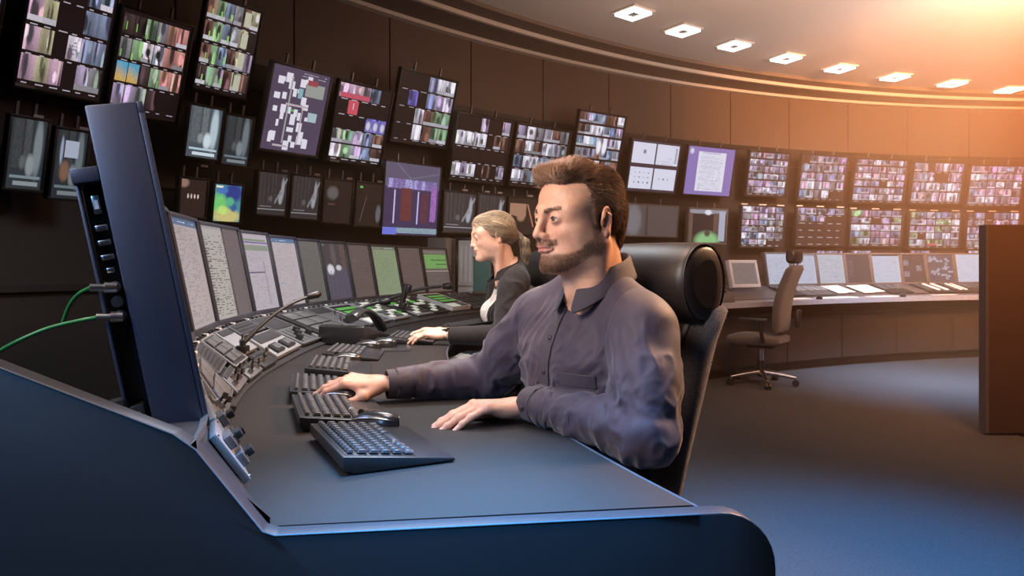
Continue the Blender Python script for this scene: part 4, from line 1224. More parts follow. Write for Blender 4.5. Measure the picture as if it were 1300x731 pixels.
far_screen(1147, 1179, 321, 359, P, 'dark screen with three small grey patches on the far desk')
P = Pic(44, 44, (.13, .10, .11), seed=108)
for k in range(36): x0 = .05 + .85 * P.r.rand(); y0 = .05 + .8 * P.r.rand(); P.rect(x0, y0, x0 + .1, y0 + .07, (.4, .38, .45), .3)
far_screen(1179, 1215, 321, 359, P, 'dark screen scattered with small pale tiles on the far desk')
far_screen(1215, 1252, 321, 359, fdoc(109, (.55, .60, .70), (.53, .58, .68)), 'nearly blank pale screen touching the dark partition')
# screen and keyboard left of the pale framed monitor, behind the big headrest
far_screen(886, 921, 320, 374, Pic(20, 20, (.06, .03, .02)), 'dark monitor partly hidden by the leather headrest of the man', 1.0, 10.95, M_BLACK, 10, .03)


def far_pt(x, R, z):
    p = ray_circle(x, R); return Vector((p.x, p.y, z))


t = thing('desk_telephone', 'small telephone on the far desk just right of the leather headrest', 'telephone', far_pt(914, 10.68, .751), (0, 0, math.radians(200)))
mb = MB(); mb.prism([(-.10, 0), (.09, 0), (.09, .02), (-.07, .08), (-.10, .08)], .18, M_GREYP, T=Matrix.Translation((0, -.09, 0)), bev=.005); obj('base', mb, t, smooth=40)
mb = MB(); mb.tube([(-.10, -.05, .10), (-.06, -.05, .105), (.02, -.05, .08), (.08, -.05, .045)], [.018, .012, .012, .018], M_BLACK, n=10); obj('handset', mb, t, smooth=50)
FP = 'control panels and papers on the far desk'
random.seed(5)
for k, (x0, x1, kd) in enumerate(((988, 1008, 'a'), (1008, 1022, 'b'), (1022, 1048, 'b'), (1052, 1076, 'p'), (1084, 1114, 'p'), (1116, 1146, 'a'), (1147, 1164, 'g'), (1166, 1200, 'c'), (1201, 1222, 'c'), (1223, 1250, 'a'))):
    A = ray_circle(x0, 10.98); B = ray_circle(x1, 10.98); c = (A + B) / 2; ang = math.atan2(c.y - CY, c.x - CX)
    w = (B - A).length * .94; R = Matrix.Rotation(ang - PI / 2, 3, 'Z') @ Matrix.Rotation(math.atan2(.107, .38), 3, 'X')
    desc = {'a': 'dark key panel', 'b': 'steel key panel', 'p': 'open white papers lying', 'g': 'plain grey panel', 'c': 'panel with pale strips'}[kd]
    lb = desc + ' on the far desk ledge, ' + (NUMS[k] if k < 8 else ('second last' if k == 8 else 'last')) + ' right of the empty chair'
    T_ = thing('paper_stack' if kd == 'p' else 'control_panel', lb, 'paper' if kd == 'p' else 'control panel', Vector((c.x, c.y, .815)), R, FP)
    if kd == 'p':
        mb = MB(); mb.box((-w * .25, 0, .010), (w * .48, .26, .006), M_PAPER); mb.box((w * .25, .01, .013), (w * .48, .25, .006), M_PAPER, R=Matrix.Rotation(.06, 3, 'Z')); obj('sheets', mb, T_)
        continue
    base = {'a': M_DGREY, 'b': M_DIM, 'g': M_GREYP, 'c': M_BLACK}[kd]
    mb = MB(); mb.box((0, 0, .008), (w, .33, .014), base, bev=.002); obj('face_plate', mb, T_, smooth=35)
    if kd != 'g':
        n = 3
        for i in range(n):
            mb = MB(); mb.box((-w / 2 + w * (i + .5) / n, .02, .020), (w / n * (.35 if kd == 'c' else .7), .24 if kd == 'c' else .12, .012), {'a': M_GREY, 'b': M_SILVER, 'c': M_PAPER if i else M_GREY}[kd], bev=.002)
            obj('key_block', mb, T_, smooth=35)
for k, (x0, w, lb) in enumerate(((1008, .42, 'white sheet on the pale far worktop, leftmost one near the empty chair'), (1062, .55, 'white sheet on the pale far worktop below the open papers'), (1120, .4, 'white sheet on the pale far worktop in the middle'), (1196, .4, 'pale sheet on the far worktop near the dark partition'))):
    p = far_pt(x0, 10.66, .7515); ang = math.atan2(p.y - CY, p.x - CX) - PI / 2
    mb = MB(); mb.box((0, 0, .004), (w, .10, .008), M_PAPER if k < 3 else M_SILVER, bev=.001)
    # slightly fanned second sheet
    mb.box((.05, .01, .009), (w * .8, .09, .002), M_PAPER, R=Matrix.Rotation(.05, 3, 'Z'))
    o = obj('paper_sheet', mb); o.location = p; o.rotation_euler = (0, 0, ang); props(o, lb, 'paper', 'loose papers on the far worktop')
for k, (x0, lb) in enumerate(((998, 'dark mouse on the far worktop nearest the empty chair'), (1040, 'dark mouse on the far worktop below the steel key panel'), (1146, 'dark mouse on the far worktop right of the papers'))):
    t = copy_tree(ms0); t.location = far_pt(x0, 10.78 - .05, .752); t.location.z = .762 if k != 9 else .752; t.rotation_euler = (0, 0, math.radians(-20)); props(t, lb, 'computer mouse', 'computer mice on the far desk')
    t.location.z = .7525; q = ray_circle(x0, 10.56); t.location.x, t.location.y = q.x, q.y

# ------------------------------------------------------------------ dark partition at the right edge
t = thing('partition_screen', 'dark brown standing partition cut by the right edge of the photo', 'partition', (3.07 + .66, 4.62, 0))
mb = MB(); mb.box((0, 0, .69), (1.32, .07, 1.35), mat('dark_brown_partition', (.060, .036, .026), .7, noise=.1, nscale=6), bev=.006); obj('panel', mb, t, smooth=35)
mb = MB(); mb.box((-.3, 0, .01), (.3, .28, .02), M_DARK, bev=.003); obj('foot', mb, t)
mb = MB(); mb.box((.4, 0, .01), (.3, .28, .02), M_DARK, bev=.003); obj('foot', mb, t)
mb = MB(); mb.box((-.655, 0, .69), (.02, .075, 1.35), M_GREYP, bev=.003); obj('edge_post', mb, t)


# ------------------------------------------------------------------ office chairs
def loft(mb, rings, m, caps=True):
    mb.grid(rings, m, closed_u=True); n = len(rings[0])
    if caps: mb.add(rings[0], [tuple(range(n))], m); mb.add(rings[-1], [tuple(range(n))], m)


def sring(c, x, y, a, b, n=24, p=2.6):
    """superellipse ring around c in the plane (x, y)"""
    out = []
    for k in range(n):
        t = 2 * PI * k / n; ct, st = math.cos(t), math.sin(t)
        out.append(Vector(c) + Vector(x) * a * math.copysign(abs(ct) ** (2 / p), ct) + Vector(y) * b * math.copysign(abs(st) ** (2 / p), st))
    return out


def office_chair(label, loc, ang, seat_h=.46, top=1.035, big=True, low_head=0.0, w=.46, group='high backed office chairs', lean=0.0, back_off=.25):
    """local: the sitter faces -y... +y is the back of the chair, x to the side"""
    t = thing('office_chair', label, 'chair', loc, (0, 0, ang), group)
    X, Y, Z = Vector((1, 0, 0)), Vector((0, 1, 0)), Vector((0, 0, 1))
    # seat
    mb = MB(); rr = []
    for k, (dy, sx, sz) in enumerate(((-.25, .80, .4), (-.24, .92, .8), (-.18, 1, 1), (.0, 1, 1), (.15, .96, 1), (.20, .85, .8), (.215, .7, .4))):
        rr.append(sring((0, dy, seat_h - .04), X, Z, .245 * sx, .05 * sz, 24, 3.5))
    loft(mb, rr, M_FABRIC); obj('seat', mb, t, smooth=60)
    # back rest: rises from lumbar, leans back
    mb = MB(); rr = []; zb = seat_h + .04; nseg = 16
    for k in range(nseg + 1):
        s = k / nseg; z = zb + (top - zb) * s
        y = back_off - .035 + .075 * s + .045 * math.sin(PI * (s * 1.1)) * -1 * .6 + .05 * s * s + lean * s
        wd = w / 2 * (.86 + .14 * math.sin(PI * min(1, s * 1.25) * .8)) * (1 if s < .93 else (1 - ((s - .93) / .07) ** 2 * .25))
        th = .046 * (1 if 0.04 < s < .95 else .6)
        rr.append(sring((0, y, z), X, Y, wd, th, 28, 3.2))
        if k == nseg: ytop = y
    loft(mb, rr, M_FABRIC); obj('backrest', mb, t, smooth=70)
    # leather inner cushion and headrest roll
    if big:
        mb = MB(); rr = []
        for k in range(13):
            s = .1 + .86 * k / 12; z = zb + (top - zb) * s
            y = back_off - .035 + .075 * s + .045 * math.sin(PI * (s * 1.1)) * -1 * .6 + .05 * s * s - .034 + lean * s
            rr.append(sring((0, y, z), X, Y, w / 2 * .74, .02 * (1 if 0 < k < 12 else .4), 24, 3))
        loft(mb, rr, M_LEATHER); obj('inner_cushion', mb, t, smooth=70, label='black leather inner cushion')
        hw = .215; cz = top + .035; cy = ytop - .065
        mb = MB(); rr = []
        for s, k in ((-1, .55), (-.985, .80), (-.95, .93), (-.88, 1), (-.4, 1.03), (0, 1.04), (.4, 1.03), (.88, 1), (.95, .93), (.985, .80), (1, .55)):
            rr.append([Vector((hw * s, cy + .072 * k * math.cos(q) - .006 * math.cos(2 * q), cz + .090 * k * math.sin(q) - .012 * (1 if math.sin(q) < 0 else 0) * abs(math.sin(q)))) for q in [2 * PI * j / 28 for j in range(28)]])
        loft(mb, rr, M_LEATHER)
        ho = obj('headrest', mb, t, smooth=70, label='black leather headrest roll')
        for sg in (-1, 1):
            mm = MB(); mm.tube([Vector((sg * hw * .955, cy + .0685 * math.cos(q), cz + .0855 * math.sin(q) - (.012 * abs(math.sin(q)) if math.sin(q) < 0 else 0))) for q in [2 * PI * j / 36 for j in range(37)]], .0028, M_LEATHER, n=6)
            oo = obj('seam_piping', mm, ho, smooth=60)
    else:
        cz = top + .075; cy = ytop - .02
        mb = MB(); rr = []
        for s, k in ((-1, .6), (-.95, .9), (-.8, 1), (.8, 1), (.95, .9), (1, .6)):
            rr.append(sring((.135 * s, cy, cz), Y, Z, .045 * k, .062 * k, 20, 2.8))
        loft(mb, rr, M_LEATHER); obj('headrest', mb, t, smooth=60, label='black leather headrest')
        mb = MB()
        for sg in (-1, 1): mb.cyl((sg * .06, cy + .01, top - .05), (sg * .06, cy + .01, cz), .008, M_METAL, n=10)
        obj('headrest_rods', mb, t, smooth=40)
        mb = MB(); mb.box((0, ytop + .012, zb + .12), (.09, .04, .16), M_DARK, bev=.01); obj('back_bracket', mb, t, smooth=40)
    # arms
    for sg in (-1, 1):
        mb = MB(); mb.tube([(sg * .26, .10, seat_h - .04), (sg * .295, .10, seat_h + .02), (sg * .295, .09, seat_h + .14)], [.018, .018, .02], M_DARK, n=10); ao = obj('armrest', mb, t, smooth=50)
        mm = MB(); mm.box((sg * .295, .02, seat_h + .155), (.075, .25, .028), M_BLACK, bev=.010); obj('arm_pad', mm, ao, smooth=45)
    # column and star base
    mb = MB(); mb.box((0, .02, seat_h - .105), (.2, .24, .03), M_DARK, bev=.006); obj('mechanism', mb, t, smooth=35)
    mb = MB(); mb.cyl((0, 0, .08), (0, 0, seat_h - .10), .025, M_METAL, n=16); mb.cyl((0, 0, .07), (0, 0, .22), .034, M_DARK, n=16); obj('gas_column', mb, t, smooth=40)
    for k in range(5):
        a = 2 * PI * k / 5 + .5; d = Vector((math.cos(a), math.sin(a), 0)); s_ = Vector((-d.y, d.x, 0))
        mb = MB(); mb.tube([d * .02 + Z * .115, d * .16 + Z * .10, d * .30 + Z * .078], [.026, .02, .014], M_METAL, n=10); lg = obj('base_leg', mb, t, smooth=50)
        mb = MB(); c = d * .30
        for q in (-1, 1): mb.cyl(c + s_ * (.008 * q) + Z * .030, c + s_ * (.024 * q) + Z * .030, .029, M_DARK, n=18)
        mb.cyl(c + Z * .03 - s_ * .01, c + Z * .03 + s_ * .01, .012, M_DARK, n=10); mb.cyl(c + Z * .05, c + Z * .08, .008, M_METAL, n=10)
        obj('castor', mb, lg, smooth=40)
    return t


# chair of the man: faces left and towards the camera
TH = math.radians(33)
fwd_m = Vector((-math.cos(TH), -math.sin(TH), 0)); left_m = Vector((math.sin(TH), -math.cos(TH), 0))


def chair_angle(f): return math.atan2(f.y, f.x) + PI / 2


office_chair('high backed office chair with black leather headrest roll, behind the bearded man', (.052, 1.628, 0), chair_angle(fwd_m), .45, 1.035, True, w=.48, lean=.05)
office_chair('high backed office chair behind the blonde woman', (-.10, 3.37, 0), chair_angle(Vector((-.97, -.22, 0))), .45, 1.055, True, w=.46)
office_chair('empty high backed office chair with small headrest at the far desk', (2.30, 6.55, 0), chair_angle(Vector((-.80, .60, 0))), .46, 1.10, False, w=.42, back_off=.22)

# ------------------------------------------------------------------ smooth solid bodies: distance fields turned into one continuous mesh
RS = np.random.RandomState(7)
_N3 = RS.rand(32, 32, 32).astype(np.float32)


def noise3(P):
    """smooth value noise in 0..1 at points (n,3)"""
    i = np.floor(P).astype(int); f = (P - i).astype(np.float32); f = f * f * (3 - 2 * f); i &= 31; j = (i + 1) & 31
    def g(a, b, c): return _N3[a, b, c]
    x0, y0, z0 = i.T; x1, y1, z1 = j.T; fx, fy, fz = f.T
    c00 = g(x0, y0, z0) * (1 - fx) + g(x1, y0, z0) * fx; c10 = g(x0, y1, z0) * (1 - fx) + g(x1, y1, z0) * fx
    c01 = g(x0, y0, z1) * (1 - fx) + g(x1, y0, z1) * fx; c11 = g(x0, y1, z1) * (1 - fx) + g(x1, y1, z1) * fx
    return (c00 * (1 - fy) + c10 * fy) * (1 - fz) + (c01 * (1 - fy) + c11 * fy) * fz


def v3(p): return np.array(p, dtype=np.float32)


class Field:
    def __init__(s, lo, hi, h):
        s.lo = v3(lo); s.h = h; s.n = np.ceil((v3(hi) - s.lo) / h).astype(int) + 1
        s.f = np.full(tuple(s.n), 1.0, np.float32)

    def win(s, a, b, m):
        i0 = np.clip(np.floor((np.minimum(a, b) - m - s.lo) / s.h).astype(int), 0, s.n); i1 = np.clip(np.ceil((np.maximum(a, b) + m - s.lo) / s.h).astype(int) + 1, 0, s.n)
        if np.any(i1 - i0 < 1): return None, None
        sl = tuple(slice(p, q) for p, q in zip(i0, i1))
        ax = [s.lo[k] + s.h * np.arange(i0[k], i1[k], dtype=np.float32) for k in range(3)]
        P = np.stack(np.meshgrid(*ax, indexing='ij'), -1)
        return sl, P

    def mix(s, sl, d, k, cut=False):
        f = s.f[sl]
        if not cut:
            if k > 0:
                hh = np.clip(.5 + .5 * (f - d) / k, 0, 1); s.f[sl] = f * (1 - hh) + d * hh - k * hh * (1 - hh)
            else: s.f[sl] = np.minimum(f, d)
        else:
            d = -d
            if k > 0:
                hh = np.clip(.5 - .5 * (f - d) / k, 0, 1); s.f[sl] = f * (1 - hh) + d * hh + k * hh * (1 - hh)
            else: s.f[sl] = np.maximum(f, d)

    def ell(s, c, r, k=.01, cut=False, R=None):
        c = v3(c); r = v3(r); m = float(r.max()) + k + s.h * 2
        sl, P = s.win(c, c, m)
        if sl is None: return s
        q = P - c
        if R is not None: q = q @ np.array(R, dtype=np.float32)
        k0 = np.sqrt(((q / r) ** 2).sum(-1)); k1 = np.sqrt(((q / (r * r)) ** 2).sum(-1)) + 1e-6
        s.mix(sl, k0 * (k0 - 1) / k1, k, cut); return s

    def cap(s, a, b, ra, rb=None, k=.01, cut=False, flat=None):
        """tapered capsule; flat=(axis, factor) squashes the cross-section along axis"""
        a = v3(a); b = v3(b); rb = ra if rb is None else rb; m = max(ra, rb) + k + s.h * 2
        sl, P = s.win(a, b, m)
        if sl is None: return s
        ab = b - a; L2 = float(ab @ ab) + 1e-9; q = P - a
        t = np.clip((q @ ab) / L2, 0, 1)[..., None]; w = q - ab * t
        if flat is not None:
            ax = v3(flat[0]); ax = ax / np.linalg.norm(ax); w = w + ax * ((w @ ax)[..., None] * (1 / flat[1] - 1))
        d = np.sqrt((w ** 2).sum(-1)) - (ra + (rb - ra) * t[..., 0])
        s.mix(sl, d, k, cut); return s

    def chain(s, pts, rs, k=.01, **kw):
        for i in range(len(pts) - 1): s.cap(pts[i], pts[i + 1], rs[i], rs[i + 1], k, **kw)
        return s

    def plane_cut(s, p, n, k=.003):
        """removes everything on the side n points to"""
        p = v3(p); n = v3(n); n = n / np.linalg.norm(n)
        sl, P = s.win(s.lo, s.lo + s.h * s.n, 0); d = -((P - p) @ n); s.mix(sl, d, k, True); return s

    def sample(s, P):
        q = (np.asarray(P) - s.lo) / s.h; q = np.clip(q, 0, s.n - 1.001); i = np.floor(q).astype(int); f = q - i; o = 0
        for dx in (0, 1):
            for dy in (0, 1):
                for dz in (0, 1):
                    w = (f[:, 0] if dx else 1 - f[:, 0]) * (f[:, 1] if dy else 1 - f[:, 1]) * (f[:, 2] if dz else 1 - f[:, 2])
                    o = o + w * s.f[i[:, 0] + dx, i[:, 1] + dy, i[:, 2] + dz]
        return o

    def grad(s, P, e=None):
        e = e or s.h * 1.5; G = []
        for k in range(3):
            d = np.zeros(3); d[k] = e; G.append(s.sample(P + d) - s.sample(P - d))
        G = np.stack(G, -1); return G / (np.linalg.norm(G, axis=1, keepdims=True) + 1e-9)

    def mesh(s):
        f = s.f; S = f < 0; nx, ny, nz = f.shape
        c = S[:-1, :-1, :-1].astype(np.int8)
        tot = sum(S[dx:nx - 1 + dx, dy:ny - 1 + dy, dz:nz - 1 + dz].astype(np.int8) for dx in (0, 1) for dy in (0, 1) for dz in (0, 1))
        act = (tot > 0) & (tot < 8); ijk = np.argwhere(act); idx = np.full(act.shape, -1, np.int32); idx[act] = np.arange(len(ijk))
        corners = [(0, 0, 0), (1, 0, 0), (0, 1, 0), (1, 1, 0), (0, 0, 1), (1, 0, 1), (0, 1, 1), (1, 1, 1)]
        val = np.stack([f[ijk[:, 0] + a, ijk[:, 1] + b, ijk[:, 2] + c_] for a, b, c_ in corners], 1)
        acc = np.zeros((len(ijk), 3)); cnt = np.zeros(len(ijk))
        for a in range(8):
            for b in range(a + 1, 8):
                ca, cb = np.array(corners[a]), np.array(corners[b])
                if np.abs(ca - cb).sum() != 1: continue
                fa, fb = val[:, a], val[:, b]; m = (fa < 0) != (fb < 0)
                t = fa[m] / (fa[m] - fb[m]); acc[m] += ca + (cb - ca) * t[:, None]; cnt[m] += 1
        V = s.lo + s.h * (ijk + acc / cnt[:, None])
        Fs = []
        for ax in range(3):
            o = [k for k in range(3) if k != ax]
            sl0 = [slice(None)] * 3; sl1 = [slice(None)] * 3; sl0[ax] = slice(0, -1); sl1[ax] = slice(1, None)
            A = S[tuple(sl0)]; B = S[tuple(sl1)]; e_ = np.argwhere(A != B)
            e_ = e_[(e_[:, o[0]] > 0) & (e_[:, o[1]] > 0) & (e_[:, o[0]] < f.shape[o[0]] - 1) & (e_[:, o[1]] < f.shape[o[1]] - 1)]
            def cell(d0, d1):
                q = e_.copy(); q[:, o[0]] -= d0; q[:, o[1]] -= d1; return idx[q[:, 0], q[:, 1], q[:, 2]]
            quad = np.stack([cell(1, 1), cell(0, 1), cell(0, 0), cell(1, 0)], 1)
            inside = S[e_[:, 0], e_[:, 1], e_[:, 2]]
            flip = inside if ax != 1 else ~inside
            quad[~flip] = quad[~flip][:, ::-1]
            Fs.append(quad)
        Fq = np.concatenate(Fs)
        return V, Fq


def np_mesh(name, V, Fq, m, parent=None, col=None, M=None, label=None, smooth=True):
    """Fq: (n,3) or (n,4) faces"""
    V = np.asarray(V, dtype=np.float64)
    if M is not None:
        A = np.array(M); V = V @ A[:3, :3].T + A[:3, 3]
    me = bpy.data.meshes.new(name); me.vertices.add(len(V)); me.vertices.foreach_set('co', V.astype(np.float32).ravel())
    k = Fq.shape[1]; n = len(Fq)
    me.loops.add(n * k); me.loops.foreach_set('vertex_index', Fq.astype(np.int32).ravel())
    me.polygons.add(n); me.polygons.foreach_set('loop_start', np.arange(0, n * k, k, dtype=np.int32))
    me.update(calc_edges=True)
    if smooth: me.polygons.foreach_set('use_smooth', [True] * n)
    if col is not None:
        a = me.attributes.new('Tint', 'FLOAT_COLOR', 'POINT'); c = np.concatenate([np.clip(col, 0, 1), np.ones((len(V), 1))], 1)
        a.data.foreach_set('color', c.astype(np.float32).ravel())
    me.materials.append(m)
    o = bpy.data.objects.new(name, me); COL.objects.link(o)
    if parent is not None: o.parent = parent
    if label: o['label'] = label
    return o


def relax(V, Fq, it=1, w=.5):
    for _ in range(it):
        acc = np.zeros_like(V); cnt = np.zeros(len(V))
        for a, b in ((0, 1), (1, 2), (2, 3), (3, 0)):
            i, j = Fq[:, a], Fq[:, b]
            np.add.at(acc, i, V[j]); np.add.at(acc, j, V[i]); np.add.at(cnt, i, 1); np.add.at(cnt, j, 1)
        V = V * (1 - w) + w * acc / np.maximum(cnt, 1)[:, None]
    return V


def vnormals(V, Fq):
    n = np.cross(V[Fq[:, 2]] - V[Fq[:, 0]], V[Fq[:, 3]] - V[Fq[:, 1]]); N = np.zeros_like(V)
    for k in range(4): np.add.at(N, Fq[:, k], n)
    return N / (np.linalg.norm(N, axis=1, keepdims=True) + 1e-9)


def merge(parts):
    Vs, Fs, Cs = [], [], []; o = 0
    for V, Fq, C in parts:
        Vs.append(V); Fs.append(Fq + o); Cs.append(C); o += len(V)
    return np.concatenate(Vs), np.concatenate(Fs), np.concatenate(Cs)


def xf(V, M):
    A = np.array(M); return V @ A[:3, :3].T + A[:3, 3]


def strands(paths, rad, cols, tip=.25):
    """paths (n, k, 3), triangular tubes; returns V, F(4), C"""
    n, k, _ = paths.shape; T = np.zeros_like(paths); T[:, 1:-1] = paths[:, 2:] - paths[:, :-2]; T[:, 0] = paths[:, 1] - paths[:, 0]; T[:, -1] = paths[:, -1] - paths[:, -2]
    T /= np.linalg.norm(T, axis=2, keepdims=True) + 1e-9
    ref = np.array([.3, .2, .93]); A = np.cross(T, ref); A /= np.linalg.norm(A, axis=2, keepdims=True) + 1e-9; B = np.cross(T, A)
    s = np.linspace(0, 1, k); r = np.asarray(rad).reshape(-1, 1) * (1 - (1 - tip) * s ** 2)[None]; r = r[..., None]
    V = np.stack([paths + r * (A * math.cos(q) + B * math.sin(q)) for q in (0, 2.094, 4.189)], 2).reshape(-1, 3)
    i = (np.arange(n) * k * 3)[:, None, None] + (np.arange(k - 1) * 3)[None, :, None]; j = np.arange(3)[None, None]; jn = (j + 1) % 3
    Fq = np.stack([i + j, i + jn, i + 3 + jn, i + 3 + j], -1).reshape(-1, 4)
    return V, Fq, np.repeat(cols, k * 3, axis=0)


# ------------------------------------------------------------------ heads
def head_field(male=True, h=None):
    h = h or (.0018 if male else .0021)
    F_ = Field((-.10, -.135, -.27), (.10, .145, .15), h)
    for sg in (-1, 1):
        F_.ell((sg * .012, -.020, .040), (.066, .088, .070), .02)
    F_.ell((0, .040, .042), (.058, .050, .050), .03)                      # forehead
    F_.ell((0, .030, -.028), (.060, .058, .064), .02)                     # mid face
    j = 1.0 if male else .90
    for sg in (-1, 1):
        F_.ell((sg * .043, .050, -.026), (.021, .026, .020), .02)         # cheekbone
        F_.cap((sg * .054 * j, -.004, -.052), (sg * .047 * j, .012, -.082), .017, .015, .02)
        F_.cap((sg * .047 * j, .012, -.082), (sg * .016, .066, -.098), .015, .015, .022)
        F_.ell((sg * .040, .030, -.068), (.020, .034, .032), .02)
    F_.ell((0, .052, -.078), (.036 * j, .038, .032), .02)                 # muzzle and jaw front
    F_.ell((0, .074, -.097), (.020 * j, .018, .015), .014)                # chin
    if male: F_.ell((0, .060, -.102), (.024, .022, .012), .014)
    # neck
    nr = .058 if male else .040
    F_.cap((0, -.014, -.075), (0, -.048, -.215), nr, nr * 1.10, .030)
    F_.cap((0, -.040, -.03), (0, -.070, -.2), nr * .85, nr * .95, .03)
    if male: F_.ell((0, .018, -.158), (.012, .016, .018), .02)
    for sg in (-1, 1): F_.cap((sg * .062, -.02, -.05), (sg * .022, .0, -.235), .012, .012, .03)
    # brow, sockets, nose
    for sg in (-1, 1):
        F_.cap((sg * .012, .0885, .0175 if male else .020), (sg * .052, .064, .0165 if male else .021), .0078 if male else .0045, .0062 if male else .004, .022)
        F_.ell((sg * .056, .046, .014), (.017, .026, .026), .025); F_.ell((sg * .060, .020, -.034), (.014, .030, .030), .025)
        F_.ell((sg * .033, .097, .001), (.018, .014, .0125), .012, cut=True)
        F_.ell((sg * .014, .098, .001), (.008, .010, .010), .010, cut=True)
    nb = .1175 if male else .110
    F_.cap((0, .0885, .018), (0, nb - .0125, -.024), .0078, .0086, .013)
    F_.ell((0, nb - .011, -.0335), (.0098, .0115, .0092), .007)
    for sg in (-1, 1):
        F_.ell((sg * .0112, nb - .022, -.0370), (.0064, .0105, .0074), .008)
        F_.ell((sg * .0065, nb - .014, -.0435), (.0030, .0055, .0034), .003, cut=True)
    # mouth
    my = .0965 if male else .0905
    F_.ell((0, my - .006, -.054), (.024, .012, .012), .010)
    for sg in (-1, 1):
        F_.cap((0, my + .0005, -.0580), (sg * .011, my - .001, -.0572), .0040, .0038, .004); F_.cap((sg * .011, my - .001, -.0572), (sg * .0235, my - .0110, -.0625), .0038, .0020, .004)
        F_.cap((0, my - .001, -.0672), (sg * .012, my - .0035, -.0668), .0050, .0044, .004); F_.cap((sg * .012, my - .0035, -.0668), (sg * .0225, my - .0110, -.0640), .0044, .0020, .004)
        F_.cap((0, my + .0060, -.0625), (sg * .013, my + .0030, -.0621), .0013, .0013, .0022, cut=True); F_.cap((sg * .013, my + .0030, -.0621), (sg * .026, my - .0092, -.0638), .0013, .0013, .0022, cut=True)
    F_.ell((0, my + .002, -.0505), (.003, .004, .005), .004, cut=True)
    F_.ell((0, my + .002, -.0785), (.014, .006, .0055), .008, cut=True)
    # eyelids
    for sg in (-1, 1):
        c = np.array((sg * .0325, .0765, .0005))
        F_.ell(c, (.0162, .0146, .0138), .006)
        F_.ell(c + (sg * .001, .013, -.0008), (.0126, .0085, .0042 if male else .0040), .0012, cut=True)
        F_.ell(c, (.0119, .0119, .0119), 0, cut=True)
    # ears
    for sg in (-1, 1):
        R = np.array(Euler((math.radians(-8), math.radians(sg * 6), math.radians(sg * -24))).to_matrix())
        e0 = np.array((sg * .0775, -.019, -.004))
        F_.ell(e0, (.0085, .0175, .031), .004, R=R)
        F_.ell(e0 + (sg * .001, -.001, -.026), (.0065, .009, .010), .006, R=R)
        F_.ell(e0 + (sg * .0085, .001, .006), (.0060, .0115, .0215), .003, cut=True, R=R)
        F_.ell(e0 + (sg * .0065, .0075, -.006), (.006, .0065, .010), .003, cut=True, R=R)
        F_.cap(e0 + (sg * .0035, -.002, -.014), e0 + (sg * .0045, -.0075, .010), .0025, .0025, .003); F_.cap(e0 + (sg * .0045, -.0075, .010), e0 + (sg * .0045, .004, .017), .0025, .002, .003)
        F_.ell(e0 + (sg * .003, .0135, -.006), (.003, .0035, .006), .003)
    return F_


def sstep(a, b, x): t = np.clip((x - a) / (b - a), 0, 1); return t * t * (3 - 2 * t)


def gauss(P, c, r): return np.exp(-((((P - np.array(c)) / np.array(r)) ** 2).sum(1)))


